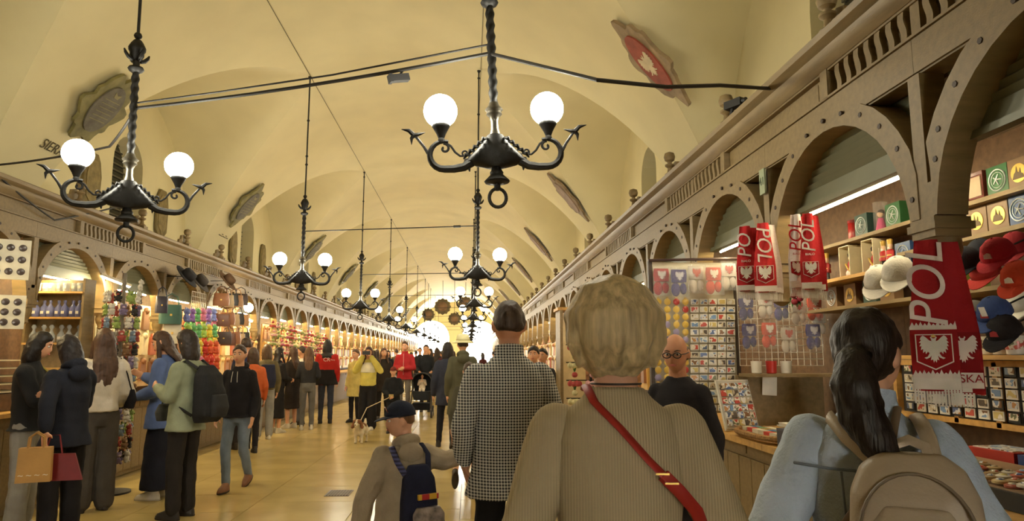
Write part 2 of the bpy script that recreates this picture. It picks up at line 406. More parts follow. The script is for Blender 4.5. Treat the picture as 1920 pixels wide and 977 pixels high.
# sawn balusters with wavy edges, and solid panels, in turn
def wavy():
    n = 8; L = []; R = []
    for i in range(n + 1):
        u = i / n; d = 0.0095 * math.sin(2 * PI * u)
        L.append((-0.020 + d, 2.805 + 0.155 * u)); R.append((0.020 + d, 2.805 + 0.155 * u))
    poly = L + R[::-1]
    T = Matrix(((1, 0, 0, 0), (0, 0, -1, 0.03), (0, 1, 0, 0), (0, 0, 0, 1)))
    return MB().prism(poly, 0.03, 0, T).mesh('baluster', [WOOD], 0)
bal_me = wavy()
fin_mb = MB().box((0, 0.05, 3.15), (0.11, 0.11, 0.05)).lathe([(0.045, 3.17), (0.05, 3.19), (0.025, 3.21), (0.02, 3.25), (0.045, 3.27), (0.045, 3.285), (0.02, 3.295), (0.022, 3.31), (0.045, 3.325), (0.055, 3.36), (0.045, 3.395), (0.012, 3.41)], (0, 0.05, 0), 12)
fin_me = fin_mb.mesh('finial', [WOOD])
crest_poly = [(-0.24, 0), (-0.24, 0.04), (-0.17, 0.05), (-0.15, 0.11), (-0.09, 0.12), (-0.07, 0.18), (0, 0.2), (0.07, 0.18), (0.09, 0.12), (0.15, 0.11), (0.17, 0.05), (0.24, 0.04), (0.24, 0)]
crest_me = MB().prism(crest_poly, 0.03, 0, Matrix(((1, 0, 0, 0), (0, 0, -1, 0.13), (0, 1, 0, 3.12), (0, 0, 0, 1)))).mesh('crest', [WOOD], 0)
frame_me = MB().box((-PITCHS / 2 + 0.035, 0.05, 2.885), (0.07, 0.10, 0.16)).box((0, 0.05, 2.957), (PITCHS, 0.09, 0.016)).box((0, 0.055, 2.808), (PITCHS, 0.11, 0.012)).mesh('frame', [WOOD])
dback_me = MB().box((0, 0.128, 2.885), (PITCHS - 0.002, 0.02, 0.15)).mesh('backing', [WOOD])
solid_me = MB().box((0.03, 0.055, 2.885), (PITCHS - 0.12, 0.03, 0.15)).box((0.03, 0.042, 2.885), (PITCHS - 0.24, 0.01, 0.10)).mesh('panel', [WOOD])
def balustrade(row, Yc, solid, near, label, group=None):
    X = RX if row == 'R' else LX; rz = -PI / 2 if row == 'R' else PI / 2
    b = E('balustrade_panel', (X, Yc, 0), rz, label, 'balustrade', group)
    O('frame', frame_me, WOOD, b)
    f = E('finial', (X, Yc + (PITCHS / 2 - 0.03) * (1 if row == 'R' else -1), 0.002), rz, 'turned ball finial with carved crest on the cornice above the %s' % ('scarf stalls' if row == 'R' else 'handbag stalls'), 'finial', 'finials along the cornice above the %s' % ('scarf stalls' if row == 'R' else 'handbag stalls'))
    O('ball', fin_me, WOOD, f); O('crest', crest_me, WOOD, f)
    if solid: O('panel', solid_me, WOOD, b)
    else:
        O('backing', dback_me, WOOD, b)
        O('mullion', MB().box((0.03, 0.04, 2.885), (0.06, 0.05, 0.15)) if 'mul_me' not in globals() else mul_me, WOOD, b)
        for g in (-1, 1):
            for i in range(7): O('baluster', bal_me, WOOD, b, loc=(0.03 + g * (0.085 + i * 0.088), 0.012, 0))
    return b
mul_me = MB().box((0.03, 0.04, 2.885), (0.06, 0.05, 0.15)).mesh('mullion', [WOOD])
R_POST0, L_POST0 = 2.68, 7.08
goods = {0: 'with boxed souvenirs and red scarves', 1: 'holding nutcracker dolls and gift boxes', 2: 'behind the hanging magnets board', 3: 'just past the magnets board'}
goodsl = {-1: 'behind the glassware shelves', 0: 'above the plush toy column', 1: 'above the picture print rack', 2: 'above the hanging handbags', 3: 'above the leather satchels', -2: 'before the glassware shelves'}
for k in range(-3, 38):
    Yc = R_POST0 + (k - 0.5) * PITCHS
    if Yc > YE - 0.8: break
    nm = 'brown arched wooden stall front ' + goods.get(k, '') if k in goods else 'brown arched wooden stall front opposite the handbag and flower stalls'
    counter(stall('R', k, Yc, -1 <= k <= 7, nm, k >= 1, None if k in goods else 'stall fronts opposite the handbag and flower stalls'), k <= 5)
    so = k % 2 == 1
    balustrade('R', R_POST0 + k * PITCHS, so, k <= 8, 'carved wooden frieze with %s above the souvenir scarf stalls' % ('a plain panel' if so else 'wavy balusters'), 'frieze %s on the scarf stall row' % ('plain panels' if so else 'baluster panels'))
for k in range(-8, 36):
    Yc = L_POST0 + (k - 0.5) * PITCHS
    if Yc > YE - 0.8 or Yc < -6: continue
    nm = 'wooden arched stall front ' + goodsl[k] if k in goodsl else 'wooden arched stall front farther along the glassware and handbag row'
    counter(stall('L', k, Yc, -1 <= k <= 6, nm, k >= 0, None if k in goodsl else 'stall fronts along the glassware and handbag row'), k <= 4)
    so = k % 2 == 0
    balustrade('L', L_POST0 + k * PITCHS, so, k <= 8, 'carved wooden frieze with %s above the glassware and handbag stalls' % ('a plain panel' if so else 'wavy balusters'), 'frieze %s on the handbag row' % ('plain panels' if so else 'baluster panels'))
# ================================================================== chandeliers
def arc_pts(cx, cz, r, a0, a1, n=10, r1=None):
    r1 = r if r1 is None else r1
    return [(cx + (r + (r1 - r) * i / n) * math.cos(math.radians(a0 + (a1 - a0) * i / n)), 0, cz + (r + (r1 - r) * i / n) * math.sin(math.radians(a0 + (a1 - a0) * i / n))) for i in range(n + 1)]
def chandelier_meshes():
    d = {}
    # local origin at the middle of the hub; z up
    rod = MB()
    for i, z in enumerate(np.linspace(0.36, 1.02, 34)):   # twisted column
        pass
    rings = []
    for i in range(67):
        z = 0.36 + 0.66 * i / 66; a0 = i * 0.42; r = []
        for j in range(10):
            a = 2 * PI * j / 10; rr = 0.026 * (1 + 0.16 * math.cos(2 * (a - a0))); r.append((rr * math.cos(a), rr * math.sin(a), z))
        rings.append(r)
    rod.loft(rings); d['column'] = rod.mesh('column', [IRON], 60)
    k = MB().lathe([(0.02, 1.0), (0.05, 1.02), (0.058, 1.035), (0.05, 1.05), (0.024, 1.06), (0.024, 1.10), (0.034, 1.11), (0.05, 1.14), (0.05, 1.165), (0.06, 1.18), (0.062, 1.205), (0.045, 1.24), (0.03, 1.262), (0.012, 1.275), (0.024, 1.285), (0.03, 1.30), (0.024, 1.318), (0.01, 1.33)], n=12)
    for a in range(4):
        R = Matrix.Rotation(a * PI / 2 + 0.4, 4, 'Z'); k.tube([(0.03, 0, 1.10), (0.06, 0, 1.115), (0.085, 0, 1.145), (0.095, 0, 1.17)], [0.014, 0.016, 0.013, 0.006], 6, mat=R)
    d['knop'] = k.mesh('knop', [IRON])
    h = MB().lathe([(0.03, 0.37), (0.036, 0.35), (0.05, 0.335), (0.058, 0.325), (0.045, 0.31), (0.05, 0.295), (0.034, 0.28), (0.024, 0.25), (0.026, 0.2), (0.036, 0.165), (0.04, 0.155)], n=12)
    d['neck'] = h.mesh('neck', [M('iron_bright', (96, 92, 82), 0.35, 0.8)])
    b = MB().ring([(0, 0, 0.16, 0.05, 0.05), (0, 0, 0.13, 0.075, 0.06), (0, 0, 0.09, 0.10, 0.07), (0, 0, 0.04, 0.15, 0.075), (0, 0, 0.0, 0.19, 0.06), (0, 0, -0.03, 0.13, 0.055), (0, 0, -0.045, 0.06, 0.05)], n=18)
    for s in (-1, 1):
        for i in range(5):
            t = i / 4; b.tube([(s * (0.05 + 0.11 * t), -0.045, 0.13 - 0.10 * t), (s * (0.075 + 0.11 * t), -0.06, 0.125 - 0.10 * t), (s * (0.09 + 0.11 * t), -0.05, 0.10 - 0.1 * t)], [0.006, 0.014, 0.004], 6)
            b.tube([(s * (0.05 + 0.11 * t), 0.045, 0.13 - 0.10 * t), (s * (0.075 + 0.11 * t), 0.06, 0.125 - 0.10 * t), (s * (0.09 + 0.11 * t), 0.05, 0.10 - 0.1 * t)], [0.006, 0.014, 0.004], 6)
        b.tube([(s * 0.15, 0, 0), (s * 0.17, 0, -0.04), (s * 0.165, 0, -0.065)], [0.016, 0.012, 0.003], 6)
    d['hub'] = b.mesh('hub', [IRON])
    d['pendant'] = MB().lathe([(0.03, -0.03), (0.032, -0.06), (0.042, -0.075), (0.04, -0.09), (0.06, -0.11), (0.08, -0.13), (0.075, -0.14), (0.03, -0.145), (0.02, -0.15), (0.02, -0.185), (0.012, -0.19)], n=14).mesh('pendant', [IRON])
    rg = MB(); pts = [(0.052 * math.cos(2 * PI * i / 20), 0, -0.235 + 0.058 * math.sin(2 * PI * i / 20)) for i in range(21)]
    d['ring'] = rg.tube(pts, 0.011, 7, up=(0, 1, 0)).mesh('ring', [IRON])
    a = MB()                                                # arm towards +x
    main = [(0.15, 0, -0.005), (0.20, 0, -0.035), (0.26, 0, -0.045)] + [(0.318 + 0.088 * math.sin(math.radians(t)), 0, 0.043 - 0.088 * math.cos(math.radians(t))) for t in range(0, 200, 18)]
    a.tube(main, [0.03, 0.027, 0.025, 0.023, 0.022, 0.021, 0.02, 0.019, 0.018, 0.017, 0.016, 0.015, 0.014, 0.013, 0.012][:len(main)], 8)
    a.tube(arc_pts(0.315, 0.085, 0.032, 80, 420, 18, 0.008), 0.008, 6)           # scroll under the cup
    a.tube([(0.31, 0, 0.125), (0.275, 0, 0.10), (0.25, 0, 0.06), (0.22, 0, 0.035), (0.19, 0, 0.035)], 0.007, 6)
    a.tube(arc_pts(0.19, 0.052, 0.018, -90, 230, 12, 0.012), 0.006, 6)
    d['arm'] = a.mesh('arm', [IRON])
    t = MB().tube([(0.395, 0, 0.02), (0.44, 0, 0.10), (0.495, 0, 0.175)], [0.012, 0.009, 0.008], 6)
    t.tube([(0.43, 0, 0.19), (0.47, 0, 0.18), (0.50, 0, 0.175), (0.515, 0, 0.155), (0.515, 0, 0.115)], [0.002, 0.011, 0.017, 0.011, 0.002], 7, flat=1.0)
    t.tube([(0.495, 0, 0.17), (0.53, 0, 0.205), (0.575, 0, 0.215)], [0.017, 0.013, 0.002], 7)
    d['arrow_tail'] = t.mesh('arrow_tail', [IRON])
    d['cup'] = MB().lathe([(0.02, 0.125), (0.022, 0.14), (0.018, 0.15), (0.03, 0.18), (0.05, 0.215), (0.056, 0.225), (0.054, 0.238), (0.03, 0.24)], (0.332, 0, 0), 12).mesh('cup', [IRON])
    g = MB().ell((0.332, 0, 0.325), 0.104, 24, 16); d['globe'] = g.mesh('globe', [GLOBE], 180)
    return d
CH = chandelier_meshes()
for _r, _nm in ((0.009, 'rod'),): pass
def chandelier(X, Y, Z, label, group=None, tilt=0.0, rz=0.0, ztop=ZCREASE):
    c = E('chandelier', (X, Y, Z), rot=(0, tilt, rz), label=label, cat='chandelier', group=group)
    for k in ('column', 'knop', 'neck', 'hub', 'pendant', 'ring'): O(k, CH[k], IRON, c)
    for s in (0, PI):
        a = O('arm', CH['arm'], IRON, c, rot=(0, 0, s)); O('arrow_tail', CH['arrow_tail'], IRON, a); O('cup', CH['cup'], IRON, a)
        O('globe', CH['globe'], GLOBE, c, rot=(0, 0, s))
    L = ztop - Z - 0.02; r = MB().tube([(0, 0, 1.32), (0, 0, L)], 0.0115, 6)
    for z in (0.25, 0.32, 0.62, 0.93): r.ell((0, 0, 1.33 + (L - 1.33) * z), 0.022, 8, 6)
    r.lathe([(0.03, L - 0.01), (0.012, L - 0.05)], n=8)
    O('rod', r, IRON, c)
    return c
XL, XR = -2.54, 0.12
PL = ['black iron chandelier with two lit globes beside the SIERADZ shield', 'black iron chandelier with two lit globes above the women at the bag stall', 'black iron chandelier with two lit globes above the stall people in black']
PR = ['black iron chandelier with two lit globes and a cable running to the scarf stalls cornice', 'black iron chandelier with two lit globes above the man in the checked shirt']
LY = [5.2, 10.6, 16.3] + [16.3 + 5.8 * i for i in range(1, 8)]; RY = [4.15, 10.2, 16.1] + [16.1 + 5.8 * i for i in range(1, 8)]
for i, y in enumerate(LY):
    chandelier(XL, y, 2.60, PL[i] if i < 3 else 'black iron two-globe chandelier farther down the handbag side of the hall', None if i < 3 else 'far chandeliers on the handbag side', tilt=-0.012 if i == 0 else 0, rz=0.5 if i == 0 else (0.1 if i == 1 else 0.0))
for i, y in enumerate(RY):
    if i == 0: chandelier(0.155, y, 2.665, PR[0], tilt=0.0 - 0.045)
    else: chandelier(XR - 0.01, y, 2.64, PR[1] if i < 2 else 'black iron two-globe chandelier farther down the scarf stall side of the hall', None if i < 2 else 'far chandeliers on the scarf stall side', rz=0.05)
# cables and tie rods between the chandeliers
CAB = M('cable_black', (30, 27, 24), 0.6, na=0.1)
def cable(pts, r, label, sag=0.0, mb=None, cat='cable', group=None):
    mb = mb or MB(); a = [Vector(p) for p in pts]; P = []
    for p, q in zip(a[:-1], a[1:]):
        for i in range(8): t = i / 8; P.append(p.lerp(q, t) + Vector((0, 0, -sag * 4 * t * (1 - t))))
    P.append(a[-1]); mb.tube(P, r, 6)
    return O('cable', mb, CAB, label=label, cat=cat, group=group)
pL, pR = Vector((XL + 0.01, 5.2, 3.33)), Vector((0.11, 4.15, 3.36))
m2 = MB().tube([pL + Vector((0, 0, 0.04)), pL.lerp(pR, 0.25) + Vector((0, 0.01, 0.03)), pL.lerp(pR, 0.6) + Vector((0, 0, 0.02)), pR + Vector((0, 0, 0.06))], 0.007, 6)
cable([pL, pR], 0.013, 'thick black cable bundle spanning between the two nearest chandeliers', 0.03, m2)
cable([pR, AX(1120, 150, 0.66), AX(1250, 163, 1.05), AX(1350, 160, 1.40), (RX - 0.05, 3.90, 3.07)], 0.011, 'black cable drooping from the chandelier to the scarf stalls cornice', 0.0)
cable([pL, AY(205, 275, 5.5), (LX + 0.05, 6.2, 3.13), (LX + 0.02, 7.3, 2.86), AX(275, 372, LX + 0.04)], 0.010, 'black cable from the chandelier along the balustrade above the glassware', 0.02)
pj = pL.lerp(pR, 0.78)
bx = E('junction_box', pj + Vector((0, 0, -0.075)), 0.4, 'small black spotlight box hanging under the cable bundle', 'spotlight')
O('housing', MB().box((0, 0, 0), (0.12, 0.05, 0.045)).box((-0.065, 0, 0), (0.02, 0.06, 0.055)), BLACK, bx, rot=(0, -0.25, 0)); O('hanger', MB().tube([(0.0, 0, 0.02), (0.02, 0, 0.06)], 0.008, 6), BLACK, bx)
for i in range(1, 9):
    yl, yr = LY[i], RY[i]; a = Vector((XL, yl, 3.36)); b = Vector((XR, yr, 3.40))
    t = MB().tube([a, b], 0.008, 6); q = a.lerp(b, 0.86); t.tube([q, a.lerp(b, 0.90)], 0.018, 8)
    O('tie_rod', t, IRON, label='thin iron tie rod with a turnbuckle linking a pair of chandeliers', cat='tie rod', group='tie rods linking the chandelier pairs')

# ================================================================== painted shields on the vault between the lunettes
def cartouche(w, h, wob, fl):
    n = 56; P = []
    for i in range(n):
        a = 2 * PI * i / n; r = 1 + wob * (0.10 * math.cos(6 * a + fl) + 0.07 * math.cos(10 * a + 1.3 * fl) + 0.04 * math.sin(15 * a))
        P.append((w * r * math.cos(a), h * r * math.sin(a) * (1 + 0.10 * math.cos(a * 4))))
    return P
def shield(t, sgn, yc, w, h, cols, label, wob=1.0, fl=0.0, roll=0.0, emblem=None, group=None):
    X = XC + sgn * (CREASE + t * (HALF - CREASE)); z = zmain(t); e = 0.01
    dx = -sgn * (HALF - CREASE) * 2 * e; dz = zmain(t - e) - zmain(t + e)
    upv = Vector((dx, 0, dz)).normalized(); side = Vector((0, 1, 0)) * (-sgn); nrm = side.cross(upv).normalized()
    if nrm.x * sgn > 0: side = -side; nrm = side.cross(upv).normalized()
    R = Matrix((side, upv, nrm)).transposed().to_4x4() @ Matrix.Rotation(roll, 4, 'Z')
    T = Matrix.Translation(Vector((X, yc, z)) + nrm * 0.06) @ R
    s = E('painted_shield', label=label, cat='shield', group=group); s.matrix_world = T
    O('scroll_frame', MB().prism(cartouche(w, h, wob, fl), 0.04), M('shield_frame_%d' % cols[0], [(124, 116, 72), (146, 124, 92), (132, 112, 84)][cols[0]], 0.75, ns=7, na=0.35, bump=0.3, bs=12), s)
    O('field', MB().prism([(w * 0.62 * math.cos(2 * PI * i / 32), h * 0.74 * math.sin(2 * PI * i / 32)) for i in range(32)], 0.058), M('shield_field_%d' % cols[1], [(104, 98, 84), (150, 72, 52), (150, 128, 112)][cols[1]], 0.8, ns=9, na=0.3), s)
    if emblem == 'bird': O('emblem', eagle_mb(h * 0.62), M('emblem_cream', (214, 196, 160), 0.8), s, loc=(0, -0.02, 0.06))
    elif emblem == 'stripe':
        m = MB()
        for i in range(6): m.box((0, (-0.35 + 0.13 * i) * h, 0.061), (w * 0.8, 0.022 * h, 0.006))
        m.prism([(-0.1 * w, 0.42 * h), (0.12 * w, 0.40 * h), (0.2 * w, 0.55 * h), (0.02 * w, 0.50 * h), (-0.15 * w, 0.58 * h)], 0.064)
        O('emblem', m, M('emblem_olive', (138, 130, 92), 0.8), s)
    return s
def eagle_poly(h):
    """outline of a spread crowned eagle, height h, centred"""
    half = [(0.0, 0.36), (0.05, 0.38), (0.06, 0.43), (0.10, 0.40), (0.07, 0.33), (0.06, 0.27), (0.13, 0.30), (0.22, 0.40), (0.30, 0.46), (0.36, 0.42), (0.40, 0.33), (0.36, 0.31), (0.43, 0.22), (0.37, 0.21), (0.42, 0.10), (0.36, 0.11), (0.39, -0.02), (0.32, 0.01), (0.33, -0.12), (0.26, -0.06), (0.25, -0.16), (0.19, -0.08), (0.14, -0.12), (0.20, -0.24), (0.30, -0.28), (0.24, -0.32), (0.14, -0.27), (0.09, -0.20), (0.12, -0.36), (0.06, -0.33), (0.04, -0.44), (0.0, -0.36)]
    P = [(x * h, y * h) for x, y in half]
    return P + [(-x, y) for x, y in P[-2:0:-1]]
def eagle_mb(h, d=0.004):
    m = MB().prism(eagle_poly(h), d)
    return m
def crown_mb(h, d=0.004):
    return MB().prism([(-0.05 * h, 0.40 * h), (0.05 * h, 0.40 * h), (0.075 * h, 0.50 * h), (0.03 * h, 0.45 * h), (0, 0.52 * h), (-0.03 * h, 0.45 * h), (-0.075 * h, 0.50 * h)], d)
for i in range(9):
    yc = BAY0 + (i - 0.5) * BAY
    shield(0.70, -1, yc + (0.40 if i == 0 else 0), 0.36, 0.44, (0, 0), ['olive scrollwork shield with a striped oval above the SIERADZ lettering', 'olive scrollwork shield above the faint name lettering', 'olive scrollwork shield beyond the second chandelier'][i] if i < 3 else 'small scrollwork shield far along the vault on the handbag side', fl=i * 1.7, emblem='stripe', group=None if i < 3 else 'far shields on the handbag side', roll=0.1)
    if i < 8: shield(0.66, 1, yc - (1.0 if i == 0 else 0.6), 0.30, 0.50, (1 if i < 1 else 2, 1 if i == 0 else 2), ['cream shield with a white bird on a red oval', 'pink and cream scrollwork shield above the cornice finials', 'narrow cream scrollwork shield past the pink one'][i] if i < 3 else 'small scrollwork shield far along the vault on the scarf stall side', fl=2 + i, wob=0.8, emblem='bird' if i == 0 else None, group=None if i < 3 else 'far shields on the scarf stall side')
# flat plaques standing beside the windows on the wall
for i in range(6):
    yc = BAY0 + i * BAY; nm = 'tall olive carved plaque on the wall beside the arched window'
    for dy in (-1.05, 1.15):
        P = E('carved_plaque', (XC - HALF + 0.02, yc + dy, 3.86), PI / 2, nm, 'plaque', 'olive plaques beside the arched windows')
        poly = [(-0.20, -0.30), (-0.08, -0.40), (0, -0.5), (0.08, -0.40), (0.20, -0.30), (0.22, 0.1), (0.17, 0.3), (0.10, 0.40), (-0.10, 0.40), (-0.17, 0.3), (-0.22, 0.1)]
        O('board', MB().prism(poly, 0.03, 0, Matrix.Rotation(PI / 2, 4, 'X')), M('plaque_olive', (126, 110, 70), 0.8, ns=6, na=0.25), P)
        O('inset', MB().prism([(0.75 * x, 0.75 * y) for x, y in poly], 0.042, 0, Matrix.Rotation(PI / 2, 4, 'X')), M('plaque_inset', (140, 122, 78), 0.8, ns=12, na=0.3), P)
# round crests hung on rods before the far openings
for px, py, r in ((830, 575, 0.48), (803, 590, 0.37), (852, 598, 0.37), (873, 570, 0.44)):
    p = AY(px, py, 42.3); n = 40
    poly = [(r * (1 + 0.07 * math.cos(12 * 2 * PI * i / n)) * math.cos(2 * PI * i / n), r * (1 + 0.07 * math.cos(12 * 2 * PI * i / n)) * math.sin(2 * PI * i / n)) for i in range(n)]
    c = E('hanging_crest', p, 0, 'dark round scalloped crest hung on a rod before the far openings', 'crest', 'round crests before the far openings')
    O('rim', MB().prism(poly, 0.08, 0, Matrix.Rotation(PI / 2, 4, 'X')), M('crest_dark', (96, 84, 58), 0.8, ns=3, na=0.4), c)
    O('disc', MB().lathe([(r * 0.62, 0), (r * 0.6, 0.11), (r * 0.3, 0.12)], n=24, mat=Matrix.Rotation(PI / 2, 4, 'X')), M('crest_disc', (120, 92, 64), 0.8, ns=3, na=0.4), c)
    dd = abs(p.x - XC); zt = ZCREASE + (ZCROWN - ZCREASE) * (1 - (dd / CREASE) ** 2) if dd < CREASE else zmain((dd - CREASE) / (HALF - CREASE))
    O('rod', MB().tube([(0, -0.04, r * 0.95), (0, -0.04, zt - p.z - 0.01)], 0.012, 6), IRON, c)
# lettering painted on the vault under the first shields
INK = M('ink_brown', (84, 72, 46), 0.9, na=0.1)
def vault_text(txt, t, sgn, yc, size, label):
    X = XC + sgn * (CREASE + t * (HALF - CREASE)); z = zmain(t); e = 0.01
    upv = Vector((-sgn * (HALF - CREASE) * 2 * e, 0, zmain(t - e) - zmain(t + e))).normalized(); side = Vector((0, 1, 0)); nrm = side.cross(upv).normalized()
    if nrm.x * sgn > 0: side = -side; nrm = side.cross(upv).normalized()
    o = O('painted_lettering', with_mat(text_mesh(txt, size, 0.0015, 0.15), INK), INK, label=label, cat='lettering')
    o.matrix_world = Matrix.Translation(Vector((X, yc, z)) + nrm * 0.012) @ Matrix((side, upv, nrm)).transposed().to_4x4()
vault_text('SIERADZ', 0.85, -1, BAY0 - BAY / 2 + 0.40, 0.17, 'dark brown SIERADZ lettering painted under the olive shield')
vault_text('~=~=~', 0.86, -1, BAY0 + BAY / 2 + 0.2, 0.17, 'faint brown town name painted under the second shield')
# ================================================================== people
def ss(x): x = min(1.0, max(0.0, x)); return x * x * (3 - 2 * x)
HC = Vector((0, 0.02, 1.632))                  # head centre of a 1.75 m figure
def head_pt(d, feat=True):
    dx, dy, dz = d; x, y, z = 0.074 * dx, 0.096 * dy, 0.118 * dz
    if dz < 0:
        x *= 1 - 0.30 * dz * dz
        if dy < 0: y *= 1 - 0.45 * dz * dz
        else: y += 0.012 * ss(-dz * 1.4)
    if dy > 0 and abs(dx) < 0.9: y *= 0.96
    if feat and dy > 0:
        y += 0.024 * math.exp(-((x / 0.013) ** 2 + ((z + 0.022) / 0.020) ** 2)) + 0.010 * math.exp(-((x / 0.010) ** 2 + ((z - 0.004) / 0.02) ** 2))
        y -= 0.011 * (math.exp(-(((x - 0.031) / 0.018) ** 2 + ((z - 0.006) / 0.014) ** 2)) + math.exp(-(((x + 0.031) / 0.018) ** 2 + ((z - 0.006) / 0.014) ** 2)))
        y += 0.005 * math.exp(-((x / 0.04) ** 2 + ((z - 0.030) / 0.010) ** 2)) + 0.006 * math.exp(-((x / 0.02) ** 2 + ((z + 0.058) / 0.010) ** 2)) + 0.006 * math.exp(-((x / 0.02) ** 2 + ((z + 0.094) / 0.014) ** 2))
    return Vector((x, y, z))
def sph(nu, nv):
    for i in range(nv + 1):
        t = PI * i / nv; st = max(math.sin(t), 0.01)
        yield [(st * math.cos(2 * PI * j / nu), st * math.sin(2 * PI * j / nu), -math.cos(t)) for j in range(nu)]
def hair_mask(d, style):
    dx, dy, dz = d
    if style == 'bald': return ss((0.30 - dy) / 0.2) * ss((dz + 0.45) / 0.12) * ss((0.42 - dz) / 0.15)
    u = min(1, max(0, (dy + 0.6) / 1.4)); zt = (-0.62 + 1.06 * u ** 1.25) if style != 'short' else (-0.38 + 0.92 * u)
    return ss((dz - zt) / 0.14)
def hand_mb(mb, wrist, d, palm_n, curl=0.5, side=1, sc=1.0):
    """palm, four bent fingers of unequal length and a thumb from the side of the palm"""
    d = Vector(d).normalized(); n = Vector(palm_n); n = (n - d * n.dot(d)).normalized(); s = d.cross(n) * side
    w = Vector(wrist); R = Matrix((s, d, n)).transposed().to_4x4(); T = Matrix.Translation(w) @ R @ Matrix.Scale(sc, 4)
    mb.ell((0, 0.045, 0), (0.040, 0.055, 0.016), 10, 8, 0, T); mb.cone((0, -0.03, 0), (0, 0.03, 0), 0.026, 0.026, 8, 0, T)
    for i, (x, L) in enumerate(((-0.029, 0.062), (-0.010, 0.074), (0.010, 0.070), (0.028, 0.054))):
        p = Vector((x, 0.085, 0)); P = [p - Vector((0, 0.02, 0)), p]; a = curl * 0.5
        for k in range(3):
            p = p + Vector((0, math.cos(a), math.sin(a))) * L * (0.45, 0.32, 0.23)[k]; P.append(p); a += curl
        mb.tube(P, [0.0095, 0.0095, 0.009, 0.0085, 0.007], 7, 0, T)
    p = Vector((-0.034, 0.02, 0.004)); mb.tube([p + Vector((0.015, -0.01, 0)), p, p + Vector((-0.022, 0.022, 0.014)), p + Vector((-0.026, 0.046, 0.026 * curl + 0.012))], [0.012, 0.0125, 0.011, 0.008], 7, 0, T)
    return T
def fold_mat(col): return cloth(col)
def person(label, X, Y, H, rz, top, bot, hair, shoes=(40, 36, 34), skin=SKIN, arms=None, legs=None, head=(0, 0, 0), face=False, vox=0.011, group=None, lean=0.0, z=0.0, build=1.0, hands=True, shoe_h=None, ankle_skin=False):
    """figure facing local +y; top/bot/hair are dicts; arms/legs give joint positions of a 1.75 m body"""
    rt = E('person', (X, Y, z), rot=(lean, 0, math.radians(rz)), label=label, cat='person', group=group, scale=H / 1.75)
    arms = arms or {}; legs = legs or {}
    g = build; tk = top.get('thick', 1.0)
    A = {}
    for s, nm in ((-1, 'l'), (1, 'r')):
        e, w = arms.get(nm, ((s * 0.215, -0.035, 1.11), (s * 0.225, 0.06, 0.87)))
        A[nm] = (Vector((s * 0.148 * g, -0.005, 1.375)), Vector(e), Vector(w))
    Lg = {}
    for s, nm in ((-1, 'l'), (1, 'r')):
        k, a = legs.get(nm, ((s * 0.095, 0.02, 0.49), (s * 0.10, 0.0, 0.08)))
        Lg[nm] = (Vector((s * 0.085, 0, 0.90)), Vector(k), Vector(a))
    HR = Matrix.Translation((0, 0.0, 1.53)) @ Euler([math.radians(v) for v in head], 'XYZ').to_matrix().to_4x4() @ Matrix.Translation((0, 0.0, -1.53)) @ Matrix.Translation(HC)
    # ---- body: one continuous skin
    b = MB()
    b.ring([(0, 0, 0.84, 0.10, 0.07), (0, 0, 0.92, 0.145, 0.095), (0, 0, 1.05, 0.125, 0.085), (0, 0, 1.25, 0.145, 0.09), (0, 0, 1.37, 0.15, 0.08), (0, 0, 1.45, 0.07, 0.055)], n=14)
    b.cone((0, -0.005, 1.42), (0, 0.005, 1.56), 0.058, 0.053, 12)
    b.loft([[tuple(head_pt(d)) for d in r] for r in sph(30, 22)], mat=HR)
    for s in (-1, 1): b.ell((s * 0.077, -0.008, -0.008), (0.016, 0.021, 0.033), 8, 6, 0, HR)
    for nm, s in (('l', -1), ('r', 1)):
        a, e, w = A[nm]; b.cone(a, e, 0.048, 0.038); b.cone(e, w, 0.038, 0.027)
        if hands and top.get('hand', True): hand_mb(b, w, arms.get(nm + 'd', w - e), arms.get(nm + 'n', (-s, 0, 0)), arms.get('curl', 0.45), s)
        h, k, an = Lg[nm]; b.cone(h, k, 0.075, 0.05); b.cone(k, k.lerp(an, 0.45), 0.05, 0.05); b.cone(k.lerp(an, 0.4), an, 0.05, 0.034)
    soft(O('body', b, skin, rt), vox if hands else max(vox, 0.012), 3)
    # ---- top
    hem = top.get('hem', 0.90); fl = top.get('flare', 1.0); t = MB(); w0 = top.get('w', 1.0); bl = top.get('belly', 1.0)
    rr = [(0, -0.005, 1.485, 0.066 * tk, 0.062 * tk), (0, -0.01, 1.458, 0.090 * g, 0.072 * tk), (0, -0.012, 1.42, 0.138 * g, 0.092 * tk), (0, -0.012, 1.36, 0.170 * g * w0, 0.112 * tk), (0, -0.008, 1.25, 0.170 * g * w0, 0.122 * tk), (0, 0, 1.12, 0.158 * g * w0, 0.118 * tk * bl), (0, 0.005, 1.0, 0.162 * g * w0 * (0.5 + 0.5 * fl), 0.120 * tk * bl), (0, 0.005, 0.90, 0.172 * g * w0 * fl, 0.124 * tk * bl * fl)]
    rr = [r for r in rr if r[2] >= hem - 0.001]
    z0, r0 = rr[-1][2], rr[-1]
    if hem < 0.9:
        for i in range(1, 5): u = i / 4; zz = 0.9 + (hem - 0.9) * u; rr.append((0, 0, zz, r0[3] * (1 + 0.16 * fl * u), r0[4] * (1 + 0.16 * fl * u)))
    elif z0 > hem: rr.append((0, 0, hem, r0[3], r0[4]))
    t.ring(rr[::-1], n=22, e=2.25)
    sr = top.get('sleeve', 1.0); sl = {}
